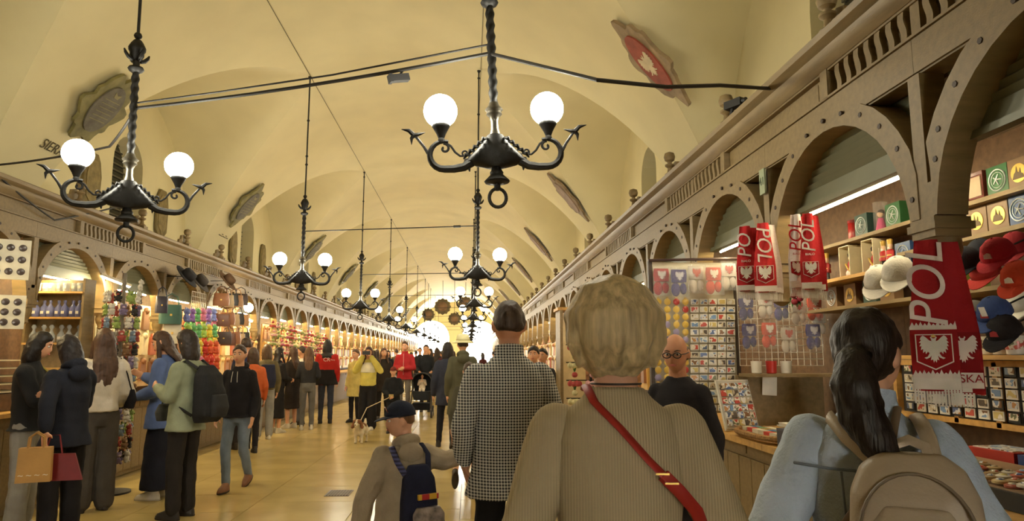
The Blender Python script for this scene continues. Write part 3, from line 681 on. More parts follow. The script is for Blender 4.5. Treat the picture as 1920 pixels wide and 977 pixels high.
    for nm in ('l', 'r'):
        if top.get('cut'): sl[nm] = MB()
        _t = t; t = sl.get(nm, t)
        a, e, w = A[nm]; t.cone(a, e, 0.064 * sr * (0.5 + 0.5 * tk), 0.054 * sr); ww = w if top.get('long', True) else e.lerp(w, 0.3)
        t.cone(e, e.lerp(ww, 0.55), 0.054 * sr, 0.052 * sr); t.cone(e.lerp(ww, 0.5), ww - (ww - e).normalized() * 0.02, 0.052 * sr, 0.040 * sr); t = _t
    for a, b2, ra, rb in top.get('extra', ()): t.cone(a, b2, ra, rb)
    tm = top.get('mat') or fold_mat(top['col'])
    to = O(top.get('name', 'jacket'), t, tm, rt); soft(to, max(vox, 0.010), top.get('it', 5), top.get('noise', 0.014), top.get('ns', 0.10))
    for nm in sl: soft(O('sleeve', sl[nm], tm, rt), max(vox, 0.010), 4, top.get('noise', 0.014), top.get('ns', 0.10))
    if top.get('col2'):      # lower colour block of the jacket
        c = MB().ring([(r[0], r[1], r[2], r[3] * 1.03 + 0.004, r[4] * 1.03 + 0.004) for r in rr if r[2] <= top.get('split', 1.12)][::-1], n=22, e=2.25)
        soft(O('lower_panel', c, fold_mat(top['col2']), rt), 0.014, 4, 0.010)
    if top.get('collar'):
        c = MB(); n = 18
        rg = []
        for zz, r in ((1.455, 0.078), (1.50, 0.070), (1.525, 0.068), (1.525, 0.060), (1.46, 0.060)): rg.append([(r * 1.05 * math.cos(2 * PI * i / n), -0.004 + r * math.sin(2 * PI * i / n), zz - 0.012 * math.sin(2 * PI * i / n)) for i in range(n)])
        c.loft(rg, cap=False); O('collar', c, top.get('cmat') or tm, rt)
    if top.get('hood'):
        c = MB(); c.tube([(0.075 * math.cos(a), -0.02 + 0.075 * math.sin(a), 1.475 - 0.03 * math.sin(a)) for a in np.linspace(-PI * 1.3, PI * 0.3, 12)], [0.012, 0.022, 0.03, 0.036, 0.04, 0.044, 0.044, 0.04, 0.036, 0.03, 0.022, 0.012], 8); c.ell((0, -0.115, 1.41), (0.10, 0.045, 0.075))
        soft(O('hood', c, tm, rt), 0.011, 4)
    # ---- legs
    bm = bot.get('mat') or fold_mat(bot['col']); p = MB(); wd = bot.get('wide', 0.0)
    if bot.get('skirt'):
        hz = bot['skirt']; p.ring([(0, 0, hz, 0.185 + bot.get('sw', 0.0), 0.15 + bot.get('sw', 0.0)), (0, 0, (hz + 0.95) / 2, 0.18 + bot.get('sw', 0) * 0.5, 0.14 + bot.get('sw', 0) * 0.5), (0, 0, 0.94, 0.165, 0.115), (0, 0, 1.06, 0.135, 0.10)], n=20)
        soft(O('skirt', p, bm, rt), max(vox, 0.011), 5, 0.02, 0.14)
    else:
        p.ring([(0, 0, 0.80, 0.13, 0.10), (0, 0, 0.88, 0.168, 0.118), (0, 0, 0.96, 0.165, 0.115), (0, 0, 1.06, 0.145, 0.105)], n=18)
        for nm in ('l', 'r'):
            h, k, an = Lg[nm]; an2 = k.lerp(an, bot.get('len', 0.97))
            p.cone(h, k, 0.088 + wd * 0.3, 0.064 + wd * 0.7); p.cone(k, an2, 0.064 + wd * 0.7, 0.050 + wd)
        soft(O('trousers', p, bm, rt), max(vox, 0.010), 4, 0.016, 0.10)
    # ---- shoes
    for nm in ('l', 'r'):
        h, k, an = Lg[nm]; pit = legs.get(nm + 'p', 0.0)
        T = Matrix.Translation(an) @ Matrix.Rotation(math.radians(pit), 4, 'X')
        m = MB()
        m.ring([(0, 0.055, -0.078, 0.040, 0.125), (0, 0.055, -0.055, 0.047, 0.130), (0, 0.045, -0.025, 0.044, 0.115), (0, 0.015, 0.0, 0.040, 0.075), (0, -0.005, 0.03, 0.040, 0.050)], n=14, mat=T)
        sh = O('shoe', m, M('shoe_%02x%02x%02x' % tuple(shoes), shoes, 0.6), rt, smooth=70)
        O('sole', MB().ring([(0, 0.055, -0.08, 0.044, 0.132), (0, 0.055, -0.064, 0.049, 0.134)], n=14, mat=T), M('sole_%d' % (sum(shoes) > 300), (190, 180, 160) if sum(shoes) > 300 else (44, 36, 30), 0.7), sh)
    # ---- hair
    st = hair.get('style', 'short')
    if st != 'none':
        hm = M('hair_%02x%02x%02x' % tuple(hair['col']), hair['col'], 0.5, ns=20, na=0.35, bump=0.3, bs=45, stretch=(3, 3, 0.25), spec=0.35)
        th = hair.get('t', 0.014); c = MB()
        rows = []
        for r in sph(26, 18):
            row = []
            for d in r:
                q = head_pt(d, False); mk = hair_mask(d, st); dv = Vector(d)
                row.append(tuple(q + dv * (-0.014 + (th + 0.014) * mk)))
            rows.append(row)
        c.loft(rows, mat=HR)
        if st == 'long':
            Ln = hair.get('len', 0.40); wx = hair.get('w', 0.088)
            c.ring([(0, -0.02, 0.06, wx * 0.8, 0.08), (0, -0.03, 0.0, wx, 0.078), (0, -0.045, -0.08, wx * 1.02, 0.058), (0, -0.075, -0.16, wx * 1.12, 0.045), (0, -0.115, -0.22, wx * 1.2, 0.036), (0, -0.125, -0.22 - (Ln - 0.22) * 0.5, wx * 1.05, 0.032), (0, -0.125, -Ln, wx * 0.7, 0.018)][::-1], n=20, mat=HR)
            for s in hair.get('fronts', (-1, 1)): c.tube([(s * 0.075, 0.01, 0.03), (s * 0.085, 0.02, -0.06), (s * 0.09, 0.045, -0.16), (s * 0.10, 0.09, -0.26)], [0.02, 0.026, 0.026, 0.012], 8, mat=HR)
        elif st == 'bob':
            c.ring([(0, -0.03, -0.128, 0.048, 0.034), (0, -0.028, -0.10, 0.080, 0.062), (0, -0.02, -0.06, 0.106, 0.09), (0, -0.012, -0.01, 0.116, 0.104), (0, -0.006, 0.06, 0.106, 0.106), (0, 0, 0.11, 0.075, 0.08), (0, 0, 0.135, 0.03, 0.03)], n=24, mat=HR)
            for i in range(14):
                a = -PI + PI * i / 13; x = math.cos(a) * 0.098; y = -0.02 + math.sin(a) * 0.088; sx = 0.012 * math.sin(i * 2.4)
                c.tube([(x * 0.7, y * 0.7, 0.10), (x * 1.08, y * 1.08, 0.03), (x * 1.06 + sx, y * 1.08, -0.04), (x * 0.88 + sx, y * 0.9, -0.10)], [0.016, 0.024, 0.022, 0.008], 7, mat=HR)
        elif st == 'chin':
            c.ring([(0, -0.03, -0.20, 0.07, 0.05), (0, -0.028, -0.14, 0.098, 0.072), (0, -0.022, -0.05, 0.10, 0.085), (0, -0.01, 0.04, 0.088, 0.09), (0, 0, 0.10, 0.055, 0.06)], n=22, mat=HR)
        elif st == 'pony':
            c.ell((0, -0.03, 0.02), (0.088, 0.095, 0.115), 16, 12, 0, HR)
            pts = hair.get('tail', [(0, -0.11, -0.03), (-0.01, -0.16, -0.06), (-0.03, -0.175, -0.14), (-0.03, -0.165, -0.24), (0.0, -0.16, -0.32), (0.03, -0.155, -0.40)])
            c.tube(pts, hair.get('tr', [0.026, 0.045, 0.058, 0.055, 0.045, 0.012]), 10, mat=HR)
            for i in range(6): c.tube([(p[0] + 0.03 * math.sin(i * 1.9 + j), p[1] - 0.012 * math.cos(i * 2.2), p[2]) for j, p in enumerate(pts)], [0.01, 0.016, 0.02, 0.02, 0.016, 0.005], 6, mat=HR)
        elif st == 'bun': c.ell((0, -0.11, 0.05), 0.045, 10, 8, 0, HR)
        soft(O('hair', c, hm, rt), hair.get('vox', 0.009 if vox < 0.012 else 0.012), hair.get('it', 3), hair.get('noise', 0.012), 0.035)
        if hair.get('tie'): O('hair_tie', MB().tube([tuple(HR @ Vector((0.03 * math.cos(a), -0.112, -0.03 + 0.03 * math.sin(a)))) for a in np.linspace(0, 2 * PI, 13)], 0.012, 6), M('scrunchie', (70, 56, 48), 0.8), rt)
    # ---- face details
    if face:
        for s in (-1, 1):
            ey = MB().ell((s * 0.031, 0.079, 0.006), (0.0145, 0.010, 0.0085), 10, 6, 0, HR); e = O('eye', ey, paint((232, 226, 216)), rt)
            O('iris', MB().ell((s * 0.031, 0.087, 0.006), (0.0065, 0.003, 0.0068), 8, 6, 0, HR), paint((46, 34, 26)), e)
            O('eyebrow', MB().tube([(s * 0.014, 0.092, 0.026), (s * 0.032, 0.0895, 0.031), (s * 0.050, 0.078, 0.026)], [0.003, 0.004, 0.002], 6, mat=HR), M('brow_%02x' % (hair['col'][0] // 2), [v * 0.6 for v in hair['col']], 0.8), rt)
        O('lips', MB().ring([(0, 0.0935, -0.066, 0.006, 0.004), (0, 0.0955, -0.0615, 0.021, 0.008), (0, 0.0945, -0.058, 0.023, 0.007), (0, 0.0955, -0.0545, 0.018, 0.008), (0, 0.0935, -0.050, 0.006, 0.004)], n=12, mat=HR), M('lips', (176, 98, 88), 0.5), rt)
    rt['_'] = 0; del rt['_']
    return rt, HR
def W(rt, p): s = rt.scale[0]; return Matrix.Translation(rt.location) @ rt.rotation_euler.to_matrix().to_4x4() @ Matrix.Scale(s, 4) @ (p if isinstance(p, Matrix) else Vector(p))
def worn(name, rt, label, cat):
    """a thing worn or carried by a figure: its own top-level object, built in the wearer's frame"""
    e = E(name, rt.location, rot=tuple(rt.rotation_euler), label=label, cat=cat, scale=rt.scale[0]); return e
def strap(mb, pts, w, t=0.004, n=None):
    mb.tube(pts, w, 8, flat=t / w if n is None else t / w, up=n); return mb

SK, SKD = SKIN, SKIN_D
# --- the man in the checked shirt
CHECK = stripes('gingham', (214, 210, 198), (30, 34, 48), 72, 'x', 0.85, 0.0, 0.5, 'z')
man, mH = person('man in a navy and white checked shirt seen from behind', 0.20, 3.52, 1.745, 3, dict(mat=CHECK, name='shirt', hem=0.80, noise=0.018, ns=0.13, w=1.04, sleeve=1.10, collar=True, belly=1.12, thick=1.05, cut=True), dict(col=(26, 26, 30)), dict(style='short', col=(58, 42, 32), t=0.012), shoes=(30, 28, 28), skin=SKD, build=1.08, arms=dict(l=((-0.235, -0.09, 1.13), (-0.215, 0.06, 0.95)), r=((0.225, -0.06, 1.12), (0.235, 0.06, 0.90))), legs=dict(r=((0.10, -0.06, 0.50), (0.10, -0.22, 0.12)), l=((-0.10, 0.10, 0.50), (-0.10, 0.10, 0.08)), rp=-25), head=(2, 0, 4), vox=0.008)
sm = MB(); strap(sm, [W(man, p) for p in ((-0.19, -0.128, 1.365), (-0.08, -0.147, 1.372), (0.0, -0.150, 1.374), (0.08, -0.147, 1.372), (0.19, -0.128, 1.365))], 0.003)
# --- the blonde woman in the beige jumper
RIB = stripes('rib_knit', (196, 178, 142), (180, 163, 130), 150, 'x', 0.95, 0.35)
wom, wH = person('blonde woman in a beige ribbed jumper with a red shoulder strap', 0.345, 1.64, 1.65, -8, dict(mat=RIB, name='jumper', hem=0.74, noise=0.016, ns=0.15, w=0.94, sleeve=1.12, belly=1.1, thick=1.06, it=3, cut=True), dict(col=(52, 50, 56)), dict(style='bob', col=(196, 172, 126), noise=0.010, vox=0.007, it=2), skin=SK, build=1.0, arms=dict(l=((-0.232, -0.06, 1.12), (-0.262, 0.06, 0.90)), r=((0.26, -0.06, 1.12), (0.285, 0.08, 0.90))), vox=0.008, head=(0, 0, 0))
REDL = M('red_leather', (170, 44, 36), 0.5, na=0.1)
bag = worn('shoulder_bag', wom, 'red leather strap and bag of the blonde woman', 'bag')
s1 = MB(); strap(s1, [(-0.075, 0.03, 1.475), (-0.075, -0.04, 1.487), (-0.058, -0.100, 1.452), (0.0, -0.140, 1.395), (0.062, -0.150, 1.325), (0.10, -0.152, 1.287)], 0.013, 0.005, (0, 1, 0.2)); O('strap', s1, REDL, bag)
s2 = MB(); strap(s2, [(0.09, -0.158, 1.297), (0.125, -0.152, 1.262), (0.165, -0.132, 1.215), (0.205, -0.06, 1.12), (0.22, 0.05, 1.0)], 0.015, 0.006, (0, 1, 0.2)); O('strap', s2, REDL, bag)
O('buckle', MB().box((0.088, -0.162, 1.30), (0.03, 0.006, 0.004), mat=None).box((0.108, -0.162, 1.28), (0.03, 0.006, 0.004)), GOLD, bag)
O('pouch', MB().box((0.23, 0.10, 0.86), (0.06, 0.20, 0.15)), REDL, bag)
nk = worn('necklace', wom, 'thin dark necklace on the blonde woman', 'necklace')
O('cord', MB().tube([(0.062 * math.cos(a), -0.004 + 0.06 * math.sin(a), 1.492) for a in np.linspace(PI, 2 * PI, 14)], 0.0025, 6), paint((50, 36, 30)), nk)
# --- the dark-haired woman in the denim jacket
DEN = M('pale_denim', (184, 198, 218), 0.85, ns=5, na=0.16, bump=0.35, bs=120)
den, dH = person('dark-haired woman in a pale denim jacket with a ponytail', 1.02, 1.75, 1.585, -30, dict(mat=DEN, name='denim_jacket', hem=0.84, noise=0.022, ns=0.10, sleeve=1.3, w=1.0, collar=True, thick=1.05, cut=True), dict(col=(60, 66, 84)), dict(style='pony', col=(34, 26, 24), t=0.012, tie=True, noise=0.012, vox=0.007, tail=[(0.02, -0.105, 0.0), (0.04, -0.15, -0.03), (0.055, -0.175, -0.10), (0.075, -0.175, -0.18), (0.11, -0.16, -0.25), (0.15, -0.14, -0.31)], tr=[0.026, 0.048, 0.062, 0.058, 0.046, 0.014]), skin=SK, build=1.0, arms=dict(l=((-0.27, -0.08, 1.12), (-0.29, 0.06, 0.90)), r=((0.27, -0.06, 1.12), (0.26, 0.10, 0.92))), head=(-4, 0, -30), vox=0.008)
dj = MB()
O('yoke_seam', MB().tube([(-0.195, -0.105, 1.33), (-0.10, -0.142, 1.325), (0, -0.150, 1.323), (0.10, -0.142, 1.325), (0.195, -0.105, 1.33)], 0.004, 6), M('denim_seam', (112, 122, 138), 0.9), den)
for sx in (-0.075, 0.075): O('seam', MB().tube([(sx, -0.150, 1.32), (sx * 0.9, -0.150, 1.15), (sx * 0.7, -0.142, 0.98)], 0.003, 6), _mats['denim_seam'], den)
BLEA = M('beige_leather', (176, 158, 134), 0.45, na=0.08, bump=0.1, bs=120)
bp = worn('backpack', den, 'beige leather backpack on the woman in denim', 'backpack')
BX, BZ = 0.085, 0.27
def bt(pts): return [(p[0] + BX - 0.06, p[1] + 0.01, p[2] + BZ) for p in pts]
m = MB(); m.ring([(q[0] + BX - 0.06, q[1] + 0.01, q[2] + BZ, q[3], q[4]) for q in ((0.06, -0.235, 0.74, 0.125, 0.055), (0.06, -0.24, 0.80, 0.145, 0.075), (0.06, -0.24, 0.92, 0.148, 0.078), (0.06, -0.235, 1.02, 0.14, 0.07), (0.06, -0.225, 1.08, 0.115, 0.055), (0.06, -0.22, 1.115, 0.07, 0.035))], n=24, e=3.2)
soft(O('pack_body', m, BLEA, bp), 0.008, 4, 0.004)
m = MB(); m.ring([(q[0] + BX - 0.06, q[1] + 0.01, q[2] + BZ, q[3], q[4]) for q in ((0.06, -0.30, 0.76, 0.095, 0.03), (0.06, -0.305, 0.86, 0.105, 0.034), (0.06, -0.30, 0.95, 0.10, 0.03), (0.06, -0.295, 1.0, 0.07, 0.02))], n=20, e=3); soft(O('front_pocket', m, BLEA, bp), 0.007, 4)
O('zip', MB().tube(bt([(0.06 + 0.122 * math.cos(a), -0.322 + 0.028 * math.sin(a), 0.93 + 0.145 * math.sin(a)) for a in np.linspace(0, PI, 18)]), 0.004, 6), M('zip_brown', (120, 104, 84), 0.5), bp)
O('handle', MB().tube(bt([(0.02, -0.215, 1.10), (0.025, -0.205, 1.13), (0.06, -0.20, 1.145), (0.095, -0.205, 1.13), (0.10, -0.215, 1.10)]), 0.013, 8, flat=0.4, up=(0, 1, 0)), BLEA, bp)
O('strap', strap(MB(), [(0.14, -0.20, 1.35), (0.13, -0.15, 1.42), (0.12, -0.09, 1.452), (0.115, -0.01, 1.462), (0.11, 0.06, 1.42)], 0.019, 0.008, (0, 1, 0.1)), BLEA, bp)
O('strap', strap(MB(), [(0.04, -0.20, 1.34), (-0.01, -0.165, 1.365), (-0.06, -0.135, 1.41), (-0.10, -0.06, 1.455), (-0.105, 0.05, 1.43)], 0.019, 0.008, (0, 1, 0.1)), BLEA, bp)
O('strap', strap(MB(), [(-0.03, -0.22, 1.05), (-0.11, -0.17, 1.08), (-0.165, -0.10, 1.14)], 0.014, 0.007, (0, 1, 0.1)), BLEA, bp)
cb = worn('crossbody_bag', den, 'thin brown crossbody strap across the denim jacket', 'bag')
O('strap', strap(MB(), [(0.07, 0.04, 1.478), (0.07, -0.06, 1.485), (0.05, -0.135, 1.41), (0.01, -0.165, 1.32), (-0.05, -0.178, 1.23), (-0.12, -0.165, 1.12), (-0.18, -0.12, 1.02), (-0.22, 0.0, 0.93)], 0.011, 0.006, (0, 1, 0.1)), M('brown_strap', (112, 92, 74), 0.6), cb)
O('ring', MB().tube([(-0.045 + 0.012 * math.cos(a), -0.186, 1.235 + 0.02 * math.sin(a)) for a in np.linspace(0, 2 * PI, 12)], 0.0025, 6), GOLD, cb)
O('pouch', MB().box((-0.22, 0.08, 0.84), (0.05, 0.18, 0.13)), _mats['brown_strap'], cb)
# --- the boy with the cap
BHO = (158, 142, 118)
boy, bH = person('boy in a beige hoodie and navy cap holding the hand of the man', -0.325, 3.62, 1.235, 30, dict(col=BHO, name='hoodie', hem=0.80, hood=True, noise=0.02, ns=0.09, sleeve=1.3, w=1.12, belly=1.2, thick=1.2), dict(col=(98, 84, 64), wide=0.02), dict(style='short', col=(120, 84, 56), t=0.010), skin=SK, head=(-6, 0, 70), face=True, vox=0.007, arms=dict(l=((-0.31, -0.05, 1.12), (-0.33, -0.01, 0.86)), r=((0.28, -0.10, 1.335), (0.43, -0.18, 1.385)), rd=(1, -0.4, 0.05), rn=(0, 0, -1)), build=1.05)
NAVY = cloth((36, 40, 54))
cp = worn('cap', boy, 'navy baseball cap with a pale red logo on the boy', 'cap')
m = MB(); m.ring([(0, -0.005, 0.028, 0.089, 0.110), (0, -0.005, 0.06, 0.088, 0.108), (0, -0.004, 0.10, 0.074, 0.09), (0, -0.002, 0.128, 0.045, 0.055), (0, 0, 0.14, 0.012, 0.014)], n=24, mat=bH); O('crown', m, NAVY, cp, smooth=180)
m = MB(); n = 14
for zz in (0.0,):
    top_r = [(0.086 * math.cos(a), 0.02 + 0.085 * math.sin(a), 0.036) for a in np.linspace(0.05, PI - 0.05, n)]; out = [(0.088 * math.cos(a), 0.055 + 0.13 * math.sin(a), 0.034 - 0.022 * math.sin(a) ** 2) for a in np.linspace(0.0, PI, n)]
    m.loft([[a, b, (b[0], b[1], b[2] - 0.006), (a[0], a[1], a[2] - 0.006)] for a, b in zip(top_r, out)], mat=bH)
O('brim', m, NAVY, cp)
O('logo', MB().prism([(-0.028, -0.018), (0.03, -0.022), (0.035, 0.016), (0.0, 0.024), (-0.03, 0.014)], 0.006, 0, bH @ Matrix.Translation((-0.02, 0.097, 0.085)) @ Matrix.Rotation(PI / 2 - 0.45, 4, 'X') @ Matrix.Rotation(PI, 4, 'Y') @ Matrix.Translation((0, 0, -0.006))), stripes('cap_logo', (214, 190, 180), (150, 62, 60), 60, 'x'), cp)
kb = worn('kids_backpack', boy, 'small navy kids backpack with a picture pocket on the boy', 'backpack')
m = MB(); m.ring([(0.02, -0.20, 0.84, 0.11, 0.055), (0.02, -0.22, 0.90, 0.135, 0.08), (0.02, -0.215, 1.10, 0.13, 0.075), (0.02, -0.20, 1.25, 0.115, 0.06), (0.02, -0.185, 1.34, 0.07, 0.035)], n=22, e=3); soft(O('pack_body', m, cloth((34, 36, 56)), kb), 0.008, 4, 0.006)
m = MB(); m.ring([(0.05, -0.295, 0.86, 0.09, 0.035), (0.05, -0.31, 0.93, 0.11, 0.045), (0.05, -0.305, 1.03, 0.115, 0.042), (0.05, -0.295, 1.075, 0.085, 0.03)], n=20, e=3.4); soft(O('picture_pocket', m, M('pocket_print', (136, 122, 112), 0.5, ns=14, na=0.75), kb), 0.008, 3)
O('pocket_piping', MB().tube([(0.05 + 0.112 * math.cos(a), -0.315, 0.965 + 0.10 * math.sin(a)) for a in np.linspace(0, 2 * PI, 24)], 0.007, 6), paint((52, 56, 96)), kb)
O('label_patch', MB().box((0.05, -0.292, 1.14), (0.15, 0.02, 0.035)), stripes('patch_stripes', (176, 52, 56), (206, 164, 60), 9, 'x'), kb)
O('strap', strap(MB(), [(-0.08, -0.20, 1.28), (-0.115, -0.15, 1.36), (-0.12, -0.06, 1.45), (-0.12, 0.06, 1.43)], 0.022, 0.01, (0, 1, 0)), stripes('strap_dots', (70, 70, 110), (40, 40, 66), 40, 'z'), kb)
O('strap', strap(MB(), [(0.10, -0.19, 1.30), (0.125, -0.13, 1.40), (0.12, -0.03, 1.46)], 0.022, 0.01, (0, 1, 0)), _mats['cloth_222438'] if 'cloth_222438' in _mats else NAVY, kb)
# --- the man with glasses
gl, gH = person('balding man with dark glasses and a charcoal coat by the magnet board', 1.19, 3.95, 1.60, 138, dict(col=(44, 42, 46), name='coat', hem=0.55, w=0.98, sleeve=1.05), dict(col=(40, 40, 46)), dict(style='bald', col=(92, 76, 60), t=0.011), skin=SKD, face=True, vox=0.007, head=(-10, 0, 12), build=0.98)
gs = worn('glasses', gl, 'dark rimmed glasses on the balding man', 'glasses')
m = MB()
for s in (-1, 1):
    m.tube([(s * 0.032 + 0.024 * math.cos(a), 0.101, 0.003 + 0.017 * math.sin(a)) for a in np.linspace(0, 2 * PI, 17)], 0.0032, 6, mat=gH); m.tube([(s * 0.055, 0.100, 0.008), (s * 0.076, 0.07, 0.008), (s * 0.082, 0.0, 0.006)], 0.003, 6, mat=gH)
m.tube([(-0.009, 0.104, 0.006), (0.009, 0.104, 0.006)], 0.003, 6, mat=gH); O('frame', m, BLACK, gs)
for s in (-1, 1): O('lens', MB().lathe([(0.022, 0), (0.022, 0.001)], n=16, mat=gH @ Matrix.Translation((s * 0.032, 0.1005, 0.003)) @ Matrix.Rotation(PI / 2, 4, 'X') @ Matrix.Scale(0.75, 4, (0, 1, 0))), M('lens', (90, 86, 80), 0.1, na=0, alpha=0.10), gs)
# --- people along the handbag row
def P(x, y): q = AZ(x, y, 0); return q.x, q.y
GREY = (118, 112, 104); DNAV = (34, 36, 44)
l1, h1 = person('person in a black jacket and light grey trousers at the glass counter', -3.77, 6.30, 1.69, -75, dict(col=(38, 38, 40), hem=0.88, sleeve=1.15), dict(col=(150, 146, 138), wide=0.03), dict(style='chin', col=(30, 24, 22), t=0.012), shoes=(200, 194, 184), arms=dict(r=((0.20, 0.10, 1.14), (0.08, 0.30, 1.24)), l=((-0.20, 0.06, 1.12), (-0.15, 0.26, 1.02))), head=(-16, 0, 0), face=True)
O('strap', strap(MB(), [(-0.11, 0.12, 1.25), (-0.115, 0.10, 1.38), (-0.11, 0.02, 1.455), (-0.115, -0.10, 1.40)], 0.02, 0.008, (0, 1, 0)), cloth((150, 140, 70)), worn('backpack', l1, 'olive backpack strap on the person in black and grey', 'backpack'))
l2, h2 = person('dark-haired woman in a navy rain jacket and black flared trousers', -3.25, 5.95, 1.65, 62, dict(col=(36, 38, 48), hem=0.80, sleeve=1.2, flare=1.08, hood=True, noise=0.02), dict(col=(30, 28, 30), wide=0.025), dict(style='chin', col=(30, 22, 24), t=0.014), shoes=(206, 198, 186), arms=dict(l=((-0.26, -0.13, 1.13), (-0.29, -0.18, 0.95)), r=((0.21, 0.10, 1.14), (0.06, 0.28, 1.20))), head=(-18, 0, 4))
l3, h3 = person('woman with very long brown hair in a white blouse and grey trousers', -3.60, 7.14, 1.74, 40, dict(col=(216, 206, 192), name='blouse', hem=0.94, sleeve=1.4, flare=1.05, belly=1.15, noise=0.024), dict(col=(70, 64, 58), wide=0.045), dict(style='long', col=(76, 54, 42), len=0.56, w=0.098, t=0.012), shoes=(46, 40, 38), arms=dict(r=((0.23, -0.02, 1.12), (0.20, 0.14, 1.0)), l=((-0.24, 0.02, 1.12), (-0.16, 0.22, 1.10))))
b3 = worn('shoulder_bag', l3, 'black shoulder bag on the woman in the white blouse', 'bag')
soft(O('pouch', MB().ring([(0.26, 0.0, 0.96, 0.03, 0.11), (0.265, 0.0, 1.05, 0.045, 0.13), (0.255, 0.0, 1.15, 0.03, 0.11)], n=16, e=3), cloth((36, 34, 40)), b3), 0.01, 4)
O('strap', strap(MB(), [(0.25, -0.09, 1.14), (0.20, -0.10, 1.30), (0.15, -0.03, 1.455), (0.17, 0.07, 1.34), (0.25, 0.09, 1.14)], 0.011, 0.006), cloth((36, 34, 40)), b3)
l4, h4 = person('woman in an open blue shirt over a white top and long navy skirt', -3.24, 7.72, 1.75, 88, dict(col=(96, 116, 168), name='shirt', hem=0.72, sleeve=1.3, flare=1.12, noise=0.022, w=0.95), dict(col=(34, 36, 48), skirt=0.10, sw=0.02), dict(style='long', col=(66, 46, 36), len=0.36, t=0.012), shoes=(214, 206, 192), arms=dict(r=((0.19, 0.06, 1.14), (0.06, 0.26, 1.26)), l=((-0.21, 0.0, 1.12), (-0.18, 0.20, 1.05))), head=(-20, 0, 5), face=True)
soft(O('white_top', MB().ring([(0, 0.055, 1.02, 0.12, 0.088), (0, 0.055, 1.2, 0.13, 0.096), (0, 0.04, 1.34, 0.12, 0.090), (0, 0.02, 1.42, 0.08, 0.07)], n=18), cloth((224, 218, 206)), l4), 0.011, 4)
l5, h5 = person('woman with dark bobbed hair in a sage green jumper and backpack', -2.64, 6.80, 1.72, 72, dict(col=(140, 146, 122), name='jumper', hem=0.80, sleeve=1.25, noise=0.022, w=1.04, belly=1.06), dict(col=(40, 36, 34), wide=0.018), dict(style='chin', col=(42, 32, 28), t=0.018), shoes=(38, 34, 34), arms=dict(r=((0.21, -0.03, 1.12), (0.12, 0.22, 1.17)), l=((-0.21, 0.03, 1.12), (-0.12, 0.24, 1.20)), curl=0.9), head=(-12, 0, 4))
b5 = worn('backpack', l5, 'bulky black backpack on the woman in sage green', 'backpack')
m = MB(); m.ring([(0, -0.22, 0.88, 0.12, 0.07), (0, -0.25, 0.95, 0.15, 0.11), (0, -0.245, 1.15, 0.155, 0.11), (0, -0.22, 1.32, 0.135, 0.085), (0, -0.19, 1.41, 0.08, 0.04)], n=22, e=3); soft(O('pack_body', m, cloth((40, 40, 42)), b5), 0.010, 4, 0.02)
m = MB(); m.ring([(0, -0.35, 0.93, 0.10, 0.04), (0, -0.36, 1.02, 0.115, 0.05), (0, -0.345, 1.14, 0.10, 0.035)], n=18, e=3); soft(O('front_pocket', m, cloth((48, 48, 50)), b5), 0.010, 4)
for s in (-1, 1): O('strap', strap(MB(), [(s * 0.10, -0.18, 1.38), (s * 0.12, -0.06, 1.455), (s * 0.125, 0.06, 1.40), (s * 0.13, 0.12, 1.25), (s * 0.15, 0.02, 1.05), (s * 0.13, -0.16, 0.95)], 0.022, 0.010, (0, 1, 0)), cloth((44, 44, 46)), b5)
hb = worn('handbag', l5, 'small dark grey handbag held by the woman in sage green', 'handbag')
soft(O('pouch', MB().ring([(0.05, 0.27, 0.88, 0.10, 0.05), (0.05, 0.27, 0.96, 0.12, 0.065), (0.05, 0.26, 1.04, 0.10, 0.04)], n=16, e=3), cloth((66, 66, 62)), hb), 0.010, 4); O('handle', MB().tube([(-0.03, 0.26, 1.02), (0.0, 0.26, 1.10), (0.06, 0.25, 1.13), (0.11, 0.26, 1.03)], 0.008, 6), cloth((66, 66, 62)), hb)
l6, h6 = person('woman in a black hoodie and blue jeans walking away from the bag stall', -2.62, 8.20, 1.60, 172, dict(col=(38, 36, 40), name='hoodie', hem=0.86, hood=True, sleeve=1.1), dict(col=(112, 124, 140)), dict(style='bun', col=(66, 50, 40), t=0.010), shoes=(124, 82, 56), face=True, vox=0.009, legs=dict(r=((0.05, 0.16, 0.50), (-0.02, 0.24, 0.09)), l=((-0.09, -0.02, 0.49), (-0.06, -0.26, 0.14)), lp=-28), head=(-3, 0, 6))
for i, sx in enumerate((-0.03, 0.03)): O('drawstring', MB().tube([(sx, 0.115, 1.42), (sx * 1.2, 0.13, 1.34), (sx * 1.3, 0.132, 1.29)], 0.004, 6), paint((214, 210, 200)), l6)
def far(label, px, pyf, H, rz, top, bot, hair, **k):
    x, y = P(px, pyf); return person(label, x, y, H, rz, top, bot, hair, vox=k.pop('vox', 0.013), **k)
far('man with short hair in a navy jacket browsing the leather bags', 452, 842, 1.76, 40, dict(col=(44, 50, 78)), dict(col=(44, 42, 44)), dict(style='short', col=(56, 42, 34), t=0.014))
far('person in a khaki jacket and pale jeans with a blue backpack', 493, 824, 1.68, 25, dict(col=(112, 100, 72), sleeve=1.2), dict(col=(150, 148, 144), wide=0.02), dict(style='chin', col=(92, 72, 52), t=0.014), shoes=(216, 208, 190))
q = worn('backpack', [o for o in scene.objects if o.get('label', '').startswith('person in a khaki')][0], 'navy backpack on the person in khaki', 'backpack')
soft(O('pack_body', MB().ring([(0, -0.2, 0.95, 0.13, 0.07), (0, -0.22, 1.1, 0.15, 0.09), (0, -0.2, 1.38, 0.12, 0.06)], n=18, e=3), cloth((46, 48, 66)), q), 0.014, 4)
far('person in an orange jacket standing behind the walking woman', 466, 850, 1.60, 30, dict(col=(196, 96, 52)), dict(col=(34, 32, 36)), dict(style='chin', col=(70, 52, 40)))
